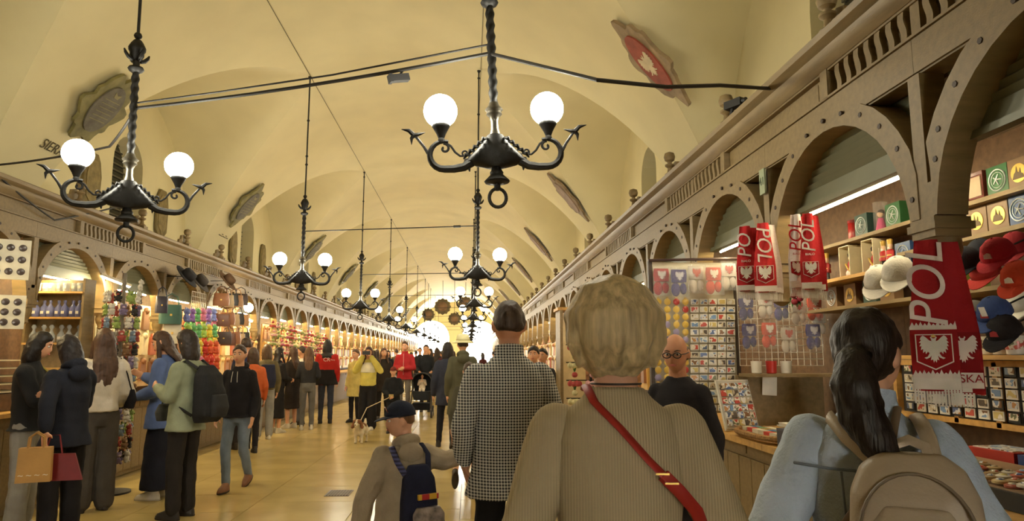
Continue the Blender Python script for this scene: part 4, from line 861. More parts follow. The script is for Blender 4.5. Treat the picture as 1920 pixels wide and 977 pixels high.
far('woman with long black hair in a black dress at the flower stall', 516, 812, 1.64, -40, dict(col=(34, 32, 34), name='dress_top'), dict(col=(34, 32, 34), skirt=0.30), dict(style='long', col=(28, 22, 22), len=0.42), shoes=(190, 180, 160), arms=dict(r=((0.21, 0.04, 1.12), (0.12, 0.25, 1.08))))
far('woman with long brown hair in a dark knee-length dress', 545, 803, 1.66, 55, dict(col=(46, 40, 38), name='dress_top'), dict(col=(46, 40, 38), skirt=0.42), dict(style='long', col=(72, 50, 36), len=0.40), shoes=(206, 196, 178))
far('woman with long light brown hair in a dark jumper and grey jeans', 574, 806, 1.66, 15, dict(col=(50, 50, 54), name='jumper', hem=0.98), dict(col=(104, 102, 100)), dict(style='long', col=(98, 70, 50), len=0.46, w=0.08), shoes=(214, 206, 192), arms=dict(r=((0.22, -0.02, 1.12), (0.16, 0.20, 1.05)), l=((-0.22, 0.02, 1.12), (-0.10, 0.25, 1.10))))
far('person in a white shirt half hidden between two long-haired women', 562, 796, 1.68, 80, dict(col=(224, 218, 204), name='shirt'), dict(col=(92, 96, 110)), dict(style='short', col=(48, 38, 32), t=0.018))
cr, ch = far('man in a red and black work jacket with pale lettering on the back', 609, 794, 1.84, 8, dict(col=(176, 42, 38), col2=(34, 32, 34), split=1.12, hem=0.80, sleeve=1.2, w=1.1, hood=False, collar=True, cmat=BLACK), dict(col=(56, 60, 76)), dict(style='chin', col=(32, 28, 28), t=0.010), build=1.1)
PINKP = paint((226, 190, 180))
O('lettering', with_mat(text_mesh('CR~-', 0.11, 0.002), PINKP), PINKP, cr, loc=(0.05, -0.150, 1.325), rot=(PI / 2 - 0.06, 0, 0))
O('shoulder_panel', MB().ring([(0, -0.012, 1.36, 0.178, 0.124), (0, -0.012, 1.43, 0.14, 0.10), (0, -0.01, 1.47, 0.09, 0.08)], n=18), BLACK, cr, smooth=180)
ye, yh = far('woman in a yellow and white windbreaker raising a phone with a dog on a lead', 688, 806, 1.66, 176, dict(col=(206, 190, 96), hem=0.92, sleeve=1.3, w=1.05), dict(col=(32, 30, 32), wide=0.05), dict(style='long', col=(72, 46, 36), len=0.34), shoes=(220, 214, 200), face=True, arms=dict(r=((0.27, 0.06, 1.24), (0.09, 0.16, 1.56)), l=((-0.27, 0.06, 1.24), (-0.08, 0.16, 1.54)), rd=(-0.6, 0.1, 0.8), ld=(0.6, 0.1, 0.8)))
soft(O('white_chest_panel', MB().ring([(0, 0.01, 1.20, 0.176, 0.126), (0, 0.0, 1.36, 0.172, 0.122), (0, 0, 1.42, 0.12, 0.09)], n=20), cloth((222, 214, 186)), ye), 0.014, 4)
far('person in a pale yellow raincoat beside the woman with the dog', 664, 792, 1.62, 150, dict(col=(214, 196, 120), hem=0.62, sleeve=1.2, flare=1.1), dict(col=(36, 34, 38)), dict(style='short', col=(86, 64, 46), t=0.02), face=True)
far('woman with long brown hair in a dark coat behind the yellow windbreaker', 716, 788, 1.66, 200, dict(col=(50, 44, 42), hem=0.70), dict(col=(40, 38, 40)), dict(style='long', col=(84, 56, 42), len=0.36), face=True)
rj, rh = far('man in a red zip jacket and grey trousers with his hands together', 757, 778, 1.84, 170, dict(col=(168, 44, 48), hem=0.84, collar=True, sleeve=1.15), dict(col=(120, 114, 106)), dict(style='short', col=(70, 50, 38), t=0.014), face=True, build=1.08, arms=dict(r=((0.23, 0.04, 1.12), (0.03, 0.24, 1.12)), l=((-0.23, 0.04, 1.12), (-0.03, 0.24, 1.10))))
O('zip', MB().tube([(0, 0.122, 1.46), (0, 0.125, 1.25), (0, 0.13, 0.95)], 0.005, 6), paint((206, 170, 160)), rj)
ki, kh = far('child in a black jacket and red cap standing before the red-jacketed man', 735, 812, 1.26, 178, dict(col=(32, 32, 34), sleeve=1.3, w=1.15, thick=1.15, hem=0.84), dict(col=(40, 40, 46)), dict(style='short', col=(70, 50, 38)), face=True, arms=dict(r=((0.24, 0.04, 1.12), (0.06, 0.24, 1.0)), l=((-0.24, 0.04, 1.12), (-0.06, 0.24, 0.98))))
kc = worn('cap', ki, 'dull red cap on the child in black', 'cap')
O('crown', MB().ring([(0, -0.005, 0.03, 0.088, 0.108), (0, -0.004, 0.09, 0.078, 0.094), (0, 0, 0.138, 0.02, 0.02)], n=18, mat=kh), cloth((128, 62, 54)), kc, smooth=180); O('brim', MB().ring([(0, 0.10, 0.024, 0.075, 0.06), (0, 0.10, 0.032, 0.075, 0.06)], n=16, mat=kh), cloth((128, 62, 54)), kc)
O('body', MB().box((0, 0.30, 1.0), (0.12, 0.05, 0.07)), paint((176, 150, 90)), worn('toy', ki, 'small tan toy held by the child in black', 'toy'))
far('man in a black jumper pushing the pram', 797, 772, 1.78, 182, dict(col=(32, 34, 38)), dict(col=(44, 42, 44)), dict(style='short', col=(48, 36, 30)), face=True, arms=dict(r=((0.22, 0.06, 1.12), (0.16, 0.32, 1.05)), l=((-0.22, 0.06, 1.12), (-0.16, 0.32, 1.05))))
# --- the couple with the sun hat, and the hidden walker
ha, hh = person('person in a dark green parka and cream sun hat walking away', -0.10, 10.9, 1.77, 4, dict(col=(86, 84, 66), hem=0.58, hood=True, sleeve=1.25, flare=1.08, w=1.1, name='parka'), dict(col=(150, 112, 86)), dict(style='short', col=(60, 46, 38), t=0.016), shoes=(60, 50, 44), vox=0.011, legs=dict(l=((-0.10, 0.14, 0.50), (-0.10, 0.18, 0.08)), r=((0.09, -0.04, 0.48), (0.08, -0.24, 0.14)), rp=-25))
ht = worn('sun_hat', ha, 'cream wide-brimmed sun hat on the person in the parka', 'hat')
O('brim', MB().lathe([(0.10, 0.045), (0.15, 0.030), (0.172, 0.022), (0.170, 0.032), (0.11, 0.062), (0.095, 0.065)], n=24, mat=hh), cloth((222, 216, 170)), ht, smooth=180)
O('crown', MB().ring([(0, 0, 0.045, 0.108, 0.118), (0, 0, 0.09, 0.103, 0.112), (0, 0, 0.145, 0.092, 0.10), (0, 0, 0.165, 0.06, 0.07), (0, 0, 0.158, 0.02, 0.03)], n=24, mat=hh), cloth((222, 216, 170)), ht, smooth=180)
O('band', MB().ring([(0, 0, 0.055, 0.110, 0.120), (0, 0, 0.080, 0.107, 0.117)], n=24, mat=hh), cloth((196, 186, 140)), ht, smooth=180)
person('dark-haired person in a dark blue coat beside the sun hat walker', -0.36, 11.6, 1.70, 6, dict(col=(52, 54, 66), hem=0.70, sleeve=1.2), dict(col=(40, 40, 46)), dict(style='chin', col=(36, 28, 26)), vox=0.013, legs=dict(l=((-0.10, 0.10, 0.5), (-0.12, 0.16, 0.08)), r=((0.09, -0.06, 0.48), (0.08, -0.22, 0.12)), rp=-25))
person('walker in shorts with a lifted shoe ahead of the checked shirt man', 0.0, 7.7, 1.40, 5, dict(col=(84, 82, 70), name='shirt'), dict(col=(96, 88, 70), len=0.05), dict(style='short', col=(70, 52, 40)), shoes=(52, 40, 32), vox=0.011, legs=dict(l=((-0.16, -0.02, 0.50), (-0.20, -0.34, 0.34)), r=((0.09, 0.10, 0.50), (0.10, 0.16, 0.08)), lp=-62))
# --- at the far end of the scarf stalls
person('dark-haired woman facing the hall beside the flower stand', 0.86, 9.3, 1.60, 165, dict(col=(60, 52, 50)), dict(col=(44, 42, 46)), dict(style='bun', col=(36, 28, 26), t=0.016), face=True, vox=0.011)
person('man with short black hair in a dark jacket past the flower stand', 1.10, 10.4, 1.58, 150, dict(col=(46, 46, 50)), dict(col=(44, 42, 46)), dict(style='short', col=(30, 26, 26), t=0.016), face=True, vox=0.013)
# --- crowd near the far openings
crowd_cols = [(40, 40, 46), (60, 50, 44), (34, 36, 50), (90, 80, 66), (70, 34, 34), (46, 52, 46)]
protos = []
for i in range(6):
    r_, _h = person('distant visitor in dark clothes among the crowd by the far openings', -60 - i, -30, 1.7, 0, dict(col=crowd_cols[i]), dict(col=crowd_cols[(i + 2) % 6]), dict(style=('short', 'chin', 'long')[i % 3], col=(50, 38, 32)), vox=0.02, group='crowd by the far openings')
    protos.append(r_)
spots = [(786, 740), (806, 748), (818, 744), (828, 742), (838, 738), (812, 734), (826, 728), (840, 726), (800, 730), (770, 735), (833, 752), (845, 745), (779, 727), (822, 720), (850, 722), (808, 719), (795, 722), (700, 745), (690, 752), (705, 738), (726, 742), (742, 736), (905, 733), (940, 733), (925, 728)]
for i, (px, pf) in enumerate(spots):
    x, y = P(px, pf); o = protos[i % 6]
    c = o if i < 6 else copy_tree(o); c.location = (x, y, 0); c.rotation_euler = (0, 0, random.choice([0, PI, PI, 2.6, 0.5, -0.6])); s = random.uniform(0.92, 1.04); c.scale = (s,) * 3
# --- carried bags
kb2 = E('paper_bag', W(l2, (-0.37, -0.22, 0.71)), math.radians(20), 'brown kraft paper bag hanging from the arm of the woman in navy', 'paper bag')
O('bag_body', MB().box((0, 0, 0), (0.22, 0.09, 0.25), tap=0.94), M('kraft', (190, 146, 84), 0.8, na=0.12), kb2)
O('print', with_mat(text_mesh('~ ~ ~ ~', 0.06, 0.001), WHITE), WHITE, kb2, loc=(0, -0.048, -0.07), rot=(PI / 2, 0, 0))
for y in (-0.03, 0.03): O('handle', MB().tube([(-0.05, y, 0.12), (-0.045, y, 0.20), (0, y, 0.235), (0.045, y, 0.20), (0.05, y, 0.12)], 0.007, 6), M('kraft2', (176, 134, 76), 0.8), kb2)
rb = E('red_bag', W(l2, (-0.25, -0.24, 0.67)), math.radians(10), 'flat dark red shopping bag behind the kraft paper bag', 'shopping bag')
O('bag_body', MB().box((0, 0.02, 0), (0.42, 0.03, 0.20), tap=0.7), M('bag_red', (120, 26, 32), 0.6), rb); O('handle', MB().tube([(-0.06, 0.02, 0.09), (-0.03, 0.02, 0.24), (0.03, 0.02, 0.24), (0.06, 0.02, 0.09)], 0.006, 6), _mats['bag_red'], rb)
ph = E('smartphone', W(l2, (0.03, 0.40, 1.25)), math.radians(62), 'small phone in the hand of the woman in navy', 'phone'); O('case', MB().box((0, 0, 0), (0.075, 0.01, 0.15)), BLACK, ph); O('screen', MB().box((0, -0.006, 0), (0.066, 0.002, 0.135)), paint((70, 70, 78), 0.2), ph)
ph = E('smartphone', W(ye, (0.0, 0.27, 1.62)), PI, 'phone held up by the woman in yellow', 'phone'); O('case', MB().box((0, 0, 0), (0.15, 0.01, 0.075)), BLACK, ph); O('camera_bump', MB().box((0.05, 0.006, 0.015), (0.03, 0.006, 0.03)), BLACK, ph)
# --- pram
px_, py_ = P(790, 782); pr = E('pram', (px_, py_, 0), PI, 'dark pram with a baby rolled along by the man in black', 'pram')
for sx in (-0.26, 0.26):
    for sy, r in ((0.32, 0.10), (-0.28, 0.13)): w_ = O('wheel', MB().lathe([(r * 0.8, -0.025), (r, -0.02), (r, 0.02), (r * 0.8, 0.025)], n=18, mat=Matrix.Translation((sx, sy, r)) @ Matrix.Rotation(PI / 2, 4, 'Y')), BLACK, pr); O('hub_cap', MB().lathe([(r * 0.5, -0.03), (r * 0.5, 0.03)], n=12, mat=Matrix.Translation((sx, sy, r)) @ Matrix.Rotation(PI / 2, 4, 'Y')), paint((214, 208, 196)), w_)
    O('frame', MB().tube([(sx, 0.32, 0.12), (sx * 0.95, 0.05, 0.45), (sx * 0.9, -0.30, 0.85), (sx * 0.9, -0.42, 1.02)], 0.016, 8), paint((60, 58, 56), 0.3), pr)
O('seat', MB().ring([(0, 0.10, 0.42, 0.18, 0.24), (0, 0.02, 0.52, 0.22, 0.26), (0, -0.05, 0.62, 0.225, 0.26)], n=18, e=3), cloth((30, 30, 34)), pr)
hm_ = MB()
rg = []
for a in np.linspace(0.05, PI * 0.62, 8): rg.append([(0.235 * math.cos(b), -0.06 - 0.30 * math.cos(a), 0.72 + 0.36 * math.sin(a) * (0.35 + 0.65 * math.sin(b))) for b in np.linspace(0, PI, 12)])
O('canopy', hm_.loft(rg, cap=False, close=False), cloth((44, 44, 44)), pr, smooth=180); O('backrest', MB().box((0, -0.26, 0.80), (0.40, 0.04, 0.46)), cloth((30, 30, 34)), pr)
O('handlebar', MB().tube([(-0.23, -0.42, 1.02), (0, -0.46, 1.05), (0.23, -0.42, 1.02)], 0.02, 8), BLACK, pr); O('basket', MB().box((0, 0.0, 0.26), (0.42, 0.46, 0.16)), cloth((26, 26, 28)), pr)
person('baby sitting up in the dark pram', px_, py_ + 0.10, 0.72, 180, dict(col=(206, 190, 168), thick=1.3, w=1.2, name='romper', sleeve=1.3), dict(col=(206, 190, 168), wide=0.03), dict(style='short', col=(180, 150, 110), t=0.004), face=True, vox=0.016, z=0.30, legs=dict(l=((-0.10, 0.28, 0.84), (-0.12, 0.36, 0.60)), r=((0.10, 0.28, 0.84), (0.12, 0.36, 0.60))), arms=dict(r=((0.22, 0.08, 1.16), (0.08, 0.22, 1.34)), l=((-0.22, 0.08, 1.16), (-0.08, 0.22, 1.34))))
# --- small spaniel on a lead
dx_, dy_ = P(676, 830); dgo = E('dog', (dx_, dy_, 0), math.radians(172), 'small brown and white long-eared dog on a lead', 'dog', scale=1.05)
FURW = M('fur_white', (206, 192, 162), 0.9, ns=14, na=0.25, bump=0.6, bs=50); FURB = M('fur_brown', (120, 76, 44), 0.9, ns=14, na=0.3, bump=0.6, bs=50)
m = MB(); m.ring([(0, 0, 0, 0.03, 0.03), (0, 0, 0.03, 0.07, 0.085), (0, 0, 0.12, 0.085, 0.10), (0, 0, 0.24, 0.075, 0.08), (0, 0, 0.34, 0.072, 0.08), (0, 0, 0.38, 0.03, 0.03)], n=16, mat=Matrix.Translation((0, 0.16, 0.215)) @ Matrix.Rotation(PI / 2, 4, 'X'))
m.cone((0, 0.12, 0.24), (0, 0.19, 0.31), 0.062, 0.055); m.ell((0, 0.215, 0.335), (0.056, 0.062, 0.055)); m.cone((0, 0.25, 0.318), (0, 0.295, 0.305), 0.033, 0.026)
for s in (-1, 1):
    m.cone((s * 0.05, 0.10, 0.19), (s * 0.05, 0.11, 0.10), 0.035, 0.024); m.cone((s * 0.05, 0.11, 0.10), (s * 0.05, 0.105, 0.02), 0.023, 0.022); m.ell((s * 0.05, 0.12, 0.016), (0.024, 0.032, 0.016))
    m.cone((s * 0.055, -0.13, 0.20), (s * 0.06, -0.09, 0.13), 0.05, 0.03); m.cone((s * 0.06, -0.09, 0.13), (s * 0.06, -0.16, 0.085), 0.028, 0.02); m.cone((s * 0.06, -0.16, 0.085), (s * 0.06, -0.145, 0.02), 0.02, 0.02); m.ell((s * 0.06, -0.13, 0.016), (0.024, 0.032, 0.016))
m.tube([(0, -0.17, 0.24), (0, -0.24, 0.30), (0, -0.26, 0.37)], [0.022, 0.03, 0.012], 8)
soft(O('body', m, FURW, dgo), 0.008, 3, 0.008, 0.03)
for s in (-1, 1):
    soft(O('ear', MB().cone((s * 0.052, 0.20, 0.36), (s * 0.078, 0.205, 0.27), 0.020, 0.030), FURB, dgo), 0.007, 2, 0.006, 0.02)
    O('eye', MB().ell((s * 0.022, 0.27, 0.345), 0.008, 8, 6), BLACK, dgo); soft(O('face_patch', MB().ell((s * 0.030, 0.222, 0.352), (0.034, 0.048, 0.042)), FURB, dgo), 0.007, 2)
O('nose', MB().ell((0, 0.318, 0.312), (0.012, 0.009, 0.009), 8, 6), BLACK, dgo); soft(O('saddle_patch', MB().ell((0, -0.06, 0.262), (0.075, 0.11, 0.055)), FURB, dgo), 0.009, 2)
O('lead', MB().tube([W(dgo, (0, 0.10, 0.32)), W(dgo, (-0.06, -0.1, 0.55)), W(ki, (0.06, 0.28, 0.95))], 0.007, 6), paint((206, 190, 150)), label='cream dog lead running up from the small dog', cat='dog lead')
# ================================================================== wares: helpers
RZ, LZ = -PI / 2, PI / 2               # fronts (local -y) towards the aisle from the scarf row / the handbag row
def pic_mat(i):
    k = 'picture_%d' % i
    if k in _mats: return _mats[k]
    r = random.Random(i * 31 + 5); m = bpy.data.materials.new(k); m.use_nodes = True; nt = m.node_tree; N = nt.nodes; L = nt.links
    tc = N.new('ShaderNodeTexCoord'); n = N.new('ShaderNodeTexNoise'); n.inputs['Scale'].default_value = r.uniform(16, 34); n.inputs['Detail'].default_value = 2
    oi = N.new('ShaderNodeObjectInfo'); ad = N.new('ShaderNodeVectorMath'); ad.operation = 'MULTIPLY_ADD'; ad.inputs[1].default_value = (7.3, 5.1, 9.7); L.new(oi.outputs['Location'], ad.inputs[0]); L.new(tc.outputs['Object'], ad.inputs[2]); L.new(ad.outputs[0], n.inputs['Vector']); cr = N.new('ShaderNodeValToRGB'); L.new(n.outputs[0], cr.inputs[0])
    pal = [[(120, 150, 190), (226, 226, 220), (130, 96, 66)], [(190, 80, 66), (226, 216, 198), (110, 116, 84)], [(206, 186, 120), (226, 222, 212), (90, 102, 130)], [(90, 80, 70), (206, 190, 160), (226, 222, 216)], [(86, 104, 150), (212, 216, 222), (190, 140, 90)]][i % 5]
    cr.color_ramp.interpolation = 'CONSTANT'; cr.color_ramp.elements[0].position = 0; cr.color_ramp.elements[0].color = lin(pal[0])
    cr.color_ramp.elements[1].position = 0.47; cr.color_ramp.elements[1].color = lin(pal[1]); e = cr.color_ramp.elements.new(0.58); e.color = lin(pal[2])
    b = N['Principled BSDF']; b.inputs['Roughness'].default_value = 0.3; L.new(cr.outputs[0], b.inputs['Base Color']); _mats[k] = m; return m
_pc = {}
def cached(key, fn):
    if key not in _pc: _pc[key] = fn()
    return _pc[key]
YX = Matrix(((1, 0, 0, 0), (0, 0, 1, 0), (0, 1, 0, 0), (0, 0, 0, 1)))   # polygon xy -> xz, extruded along y
XF = Matrix(((1, 0, 0, 0), (0, 0, -1, 0), (0, 1, 0, 0), (0, 0, 0, 1)))  # polygon xy -> xz, extruded towards -y (front)
def disc(r, n=20): return [(r * math.cos(2 * PI * i / n), r * math.sin(2 * PI * i / n)) for i in range(n)]
def gift_box(p, rz, col, emblem, label, w=0.15, h=0.15, d=0.06, group=None):
    b = E('gift_box', (p.x, p.y, p.z), rz, label, 'gift box', group)
    O('carton', cached(('gb', w, h, d), lambda: MB().box((0, 0, 0), (w, d, h)).mesh('carton', [])), paint(col, 0.45), b); b.children[-1].active_material = None if False else None
    c = b.children[-1]; c.data = MB().box((0, 0, 0), (w, d, h)).mesh('carton', [paint(col, 0.45)])
    if emblem == 'ring':
        m = MB(); m.tube([(0.38 * w * math.cos(a), -d / 2 - 0.002, 0.38 * w * math.sin(a)) for a in np.linspace(0, 2 * PI, 25)], 0.0035, 5); m.tube([(0.28 * w * math.cos(a), -d / 2 - 0.002, 0.28 * w * math.sin(a)) for a in np.linspace(0, 2 * PI, 21)], 0.002, 5)
        for a in range(5): m.tube([(0.2 * w * math.cos(a * 1.26), -d / 2 - 0.002, 0.2 * w * math.sin(a * 1.26)), (-0.05 * w, -d / 2 - 0.003, 0.03 * w)], 0.003, 5)
        O('emblem', m, M('print_silver', (190, 196, 196), 0.4, 0.3), b)
    elif emblem == 'gold':
        O('emblem', MB().prism(disc(0.33 * w, 24), 0.003, 0, Matrix.Translation((0, -d / 2, 0)) @ XF), GOLD, b)
        O('skyline', MB().prism([(x * w, y * w) for x, y in ((-0.26, -0.20), (0.24, -0.20), (0.20, -0.06), (0.12, -0.02), (0.10, 0.16), (0.04, 0.02), (-0.02, 0.04), (-0.06, 0.24), (-0.11, 0.05), (-0.18, 0.0))], 0.005, 0, Matrix.Translation((0, -d / 2, 0)) @ XF), paint((96, 74, 46)), b)
    elif emblem == 'photo': O('picture', MB().box((0, -d / 2 - 0.001, 0), (w * 0.92, 0.004, h * 0.92)), pic_mat(3), b)
    elif emblem == 'frame':
        O('inset', MB().box((0, -d / 2 - 0.002, 0), (w * 0.62, 0.006, h * 0.7)), paint((190, 172, 146), 0.25), b)
        O('moulding', MB().loft([[(sx * w * 0.5, -d / 2 - 0.001, sz * h * 0.5), (sx * w * 0.5, -d / 2 - 0.012, sz * h * 0.5), (sx * w * 0.38, -d / 2 - 0.006, sz * h * 0.40), (sx * w * 0.38, -d / 2, sz * h * 0.40)] for sx, sz in ((-1, -1), (1, -1), (1, 1), (-1, 1), (-1, -1))], cap=False), paint((92, 40, 32), 0.3), b)
    return b
def cap(p, rz, col, label, logo=None, tagc=None, group=None, tilt=0.5, s=1.0):
    c = E('cap', (p.x, p.y, p.z), rot=(tilt, 0, rz), label=label, cat='cap', group=group, scale=s * 0.86); mt = cloth(col)
    O('crown', cached(('cc', tuple(col)), lambda: MB().ring([(0, 0.02, 0.0, 0.085, 0.095), (0, 0.02, 0.035, 0.084, 0.094), (0, 0.02, 0.08, 0.066, 0.074), (0, 0.02, 0.105, 0.035, 0.04), (0, 0.02, 0.112, 0.01, 0.01)], n=18).mesh('crown', [mt], 180)), mt, c)
    def brim():
        n = 12; A = [(0.083 * math.cos(a), 0.0 - 0.075 * math.sin(a), 0.006) for a in np.linspace(0, PI, n)]; B = [(0.084 * math.cos(a), -0.02 - 0.125 * math.sin(a), 0.004 - 0.025 * math.sin(a) ** 2) for a in np.linspace(0, PI, n)]
        return MB().loft([[a, b, (b[0], b[1], b[2] - 0.005), (a[0], a[1], a[2] - 0.005)] for a, b in zip(A, B)]).mesh('brim', [mt])
    O('brim', cached(('cb', tuple(col)), brim), mt, c)
    O('button', cached(('cn', tuple(col)), lambda: MB().ell((0, 0.02, 0.113), (0.008, 0.008, 0.005), 8, 6).mesh('button', [mt])), mt, c)
    if logo: O('logo', MB().prism([(-0.02, -0.012), (0.022, -0.014), (0.016, 0.012), (0.0, 0.018), (-0.018, 0.01)], 0.006, 0, Matrix.Translation((0, -0.070, 0.045)) @ Matrix.Rotation(-0.25, 4, 'X') @ XF), paint(logo), c)
    if tagc: O('price_tag', MB().box((0.01, -0.082, 0.075), (0.032, 0.003, 0.055)), paint(tagc), c)
    return c
def nutcracker(p, rz, label, h=0.26, group=None, robe=(150, 34, 34)):
    n = E('nutcracker_doll', (p.x, p.y, p.z), rz, label, 'doll', group, scale=h / 0.26)
    O('base', MB().box((0, 0, 0.006), (0.07, 0.05, 0.012)), paint((210, 196, 160)), n)
    for s in (-1, 1): O('leg', MB().lathe([(0.012, 0.012), (0.014, 0.03), (0.012, 0.09)], (s * 0.015, 0, 0), 8), paint((34, 32, 36)), n); O('arm', MB().tube([(s * 0.03, 0, 0.155), (s * 0.04, -0.005, 0.12), (s * 0.036, -0.012, 0.09)], 0.010, 6), paint(robe), n)
    O('coat', MB().lathe([(0.034, 0.085), (0.03, 0.12), (0.032, 0.155), (0.018, 0.17)], n=12), paint(robe), n); O('head', MB().lathe([(0.015, 0.168), (0.021, 0.185), (0.021, 0.205), (0.017, 0.218)], n=12), paint((226, 186, 150)), n)
    O('beard', MB().ell((0, -0.014, 0.178), (0.015, 0.010, 0.018), 8, 6), paint((236, 232, 224)), n); O('crown_hat', MB().lathe([(0.019, 0.212), (0.022, 0.235), (0.024, 0.25), (0.012, 0.258)], n=10), GOLD, n)
    O('belt', MB().lathe([(0.032, 0.115), (0.032, 0.125)], n=12), paint((214, 180, 90)), n); O('staff', MB().tube([(-0.042, -0.015, 0.012), (-0.042, -0.015, 0.20)], 0.003, 5), paint((230, 224, 206)), n)
    return n
def scarf(p, rz, w, h, label, base, txt, tcol, panel, flip=False, text2=None, eagle=True, group=None, tsize=None, bk=0.28, res=3):
    """folded football scarf hanging over a hook: two layers, printed letters and a crowned eagle on a red shield"""
    s = E('football_scarf', (p.x, p.y, p.z), rz, label, 'scarf', group)
    def sheet(x0, x1, z0, z1, y, ph):
        nx, nz = 8, 14; F = []; 
        for i in range(nz + 1):
            v = i / nz; row = []; sq = 0.50 + 0.50 * min(1, v * 1.6)
            for j in range(nx + 1):
                u = j / nx; xc = (x0 + x1) / 2; row.append((xc + (x0 + (x1 - x0) * u - xc) * sq, y + 0.008 * math.sin(u * 7 + ph + v * 2), z1 + (z0 - z1) * v))
            F.append(row)
        m = MB(); m.loft([[q for q in r] + [(q[0], q[1] + 0.006, q[2]) for q in r[::-1]] for r in F]); return m
    O('front_layer', sheet(-w / 2, w / 2, -h, 0, 0, 0), cloth(base), s, smooth=60)
    O('back_layer', sheet(-w / 2 + w * 0.30, w / 2 + w * bk, -h * 1.02, -0.01, 0.025, 1.5), cloth(base if panel is None else panel), s, smooth=60)
    fr = MB()
    for i in range(16): x = -w / 2 + w * (i + 0.5) / 16; fr.box((x, 0.003, -h - 0.02), (w / 22, 0.004, 0.05))
    for i in range(12): x = -w * 0.1 + w * (i + 0.5) / 14; fr.box((x, 0.028, -h * 1.02 - 0.02), (w / 22, 0.004, 0.05))
    O('fringe', fr, cloth((232, 224, 214)), s)
    O('band', MB().box((0, -0.010, -h * 0.95), (w * 0.99, 0.004, h * 0.08)).box((w * 0.40, 0.018, -h * 0.97), (w * 0.60, 0.004, h * 0.07)), cloth((226, 216, 206)), s)
    me = with_mat(text_mesh(txt, tsize or w * 0.95, 0.0015, 0.22, 0.0, res), cloth(tcol)); zt = -h * 0.31
    O('lettering', me, cloth(tcol), s, loc=(-w * 0.02, -0.013, zt), rot=(PI / 2, -PI / 2, 0) if not flip else (PI / 2, PI / 2, 0)); 
    if eagle:
        ez = -h * 0.73; sh = MB().prism([(-0.36 * w, 0.34 * w), (0.36 * w, 0.34 * w), (0.36 * w, -0.28 * w), (0, -0.46 * w), (-0.36 * w, -0.28 * w)], 0.003, 0, Matrix.Translation((0, -0.011, ez)) @ XF); O('shield', sh, cloth((150, 28, 32)), s)
        O('shield_edge', MB().loft([[(a[0] * w * q, -0.013, ez + a[1] * w * q) for a in ((-0.36, 0.34), (0.36, 0.34), (0.36, -0.28), (0, -0.46), (-0.36, -0.28))] for q in (1.0, 1.07)], cap=False), cloth((226, 216, 206)), s)
        O('eagle', eagle_mb(w * 0.72, 0.002).mesh('eagle', [cloth((222, 216, 204))], 0), cloth((222, 216, 204)), s, loc=(0, -0.0145, ez), rot=(PI / 2, 0, 0)); O('crown', crown_mb(w * 0.72, 0.002), GOLD, s, loc=(0, -0.0145, ez), rot=(PI / 2, 0, 0))
    if text2: O('lettering', with_mat(text_mesh(text2, w * 0.17, 0.001), cloth(tcol if base != (226, 216, 206) else (176, 40, 40))), WHITE, s, loc=(0, -0.013, -h * 0.545), rot=(PI / 2, 0, 0))
    return s
def pouch(p, rz, ca, cb, label, group=None, s=1.0):
    o = E('mitten_pack', (p.x, p.y, p.z), rz, label, 'mittens', group, scale=s)
    O('wrap', cached('pw', lambda: MB().box((0, 0, 0), (0.135, 0.004, 0.215)).mesh('wrap', [PLASTIC])), PLASTIC, o, loc=(0, -0.028, 0)); mt = cloth(ca)
    O('cuff', cached(('pc', ca), lambda: MB().ring([(0, 0, 0.0, 0.055, 0.018), (0, 0, 0.05, 0.06, 0.02), (0, 0, 0.095, 0.055, 0.014)], n=14, e=3).mesh('cuff', [mt])), mt, o)
    O('mitten', cached(('pm', ca, cb), lambda: MB().ell((-0.026, -0.002, -0.05), (0.034, 0.016, 0.052), 12, 8).mesh('mitten', [mt], 180)), mt, o); O('thumb', cached(('pt', ca), lambda: MB().ell((0.030, -0.002, -0.045), (0.026, 0.014, 0.042), 10, 8).mesh('thumb', [mt], 180)), mt, o)
    O('motif', cached(('pe', cb), lambda: MB().prism(eagle_poly(0.075), 0.003, 0, Matrix.Translation((0, -0.020, 0.045)) @ XF).mesh('motif', [paint(cb)], 0)), paint(cb), o)
    return o
def mug(p, rz, col, label, group=None, picture=None):
    m = E('mug', (p.x, p.y, p.z), rz, label, 'mug', group); mt = paint(col, 0.2, 'g')
    O('cup', cached(('mc', tuple(col)), lambda: MB().lathe([(0.030, 0), (0.036, 0.005), (0.038, 0.05), (0.041, 0.09), (0.037, 0.09), (0.034, 0.01)], n=18).mesh('cup', [mt])), mt, m)
    O('handle', cached(('mh', tuple(col)), lambda: MB().tube([(0.036, 0, 0.075), (0.060, 0, 0.070), (0.066, 0, 0.045), (0.056, 0, 0.022), (0.036, 0, 0.018)], 0.006, 6).mesh('handle', [mt])), mt, m)
    if picture is not None: O('picture', MB().ring([(0, 0, 0.025, 0.0385, 0.0385), (0, 0, 0.075, 0.0415, 0.0415)], n=18), pic_mat(picture), m)
    return m
def card(p, rz, w, h, i, label, group, framed=False):
    c = E('picture_magnet', (p.x, p.y, p.z), rz, label, 'magnet', group)
    O('plate', cached(('cp', w, h, framed), lambda: MB().box((0, 0, 0), (w, 0.006, h)).mesh('plate', [WHITE if not framed else BLACK])), WHITE, c)
    O('picture', cached(('ci', w, h, i), lambda: MB().box((0, -0.004, 0.003), (w * 0.78, 0.003, h * 0.70)).mesh('picture', [pic_mat(i)])), WHITE, c)
    return c
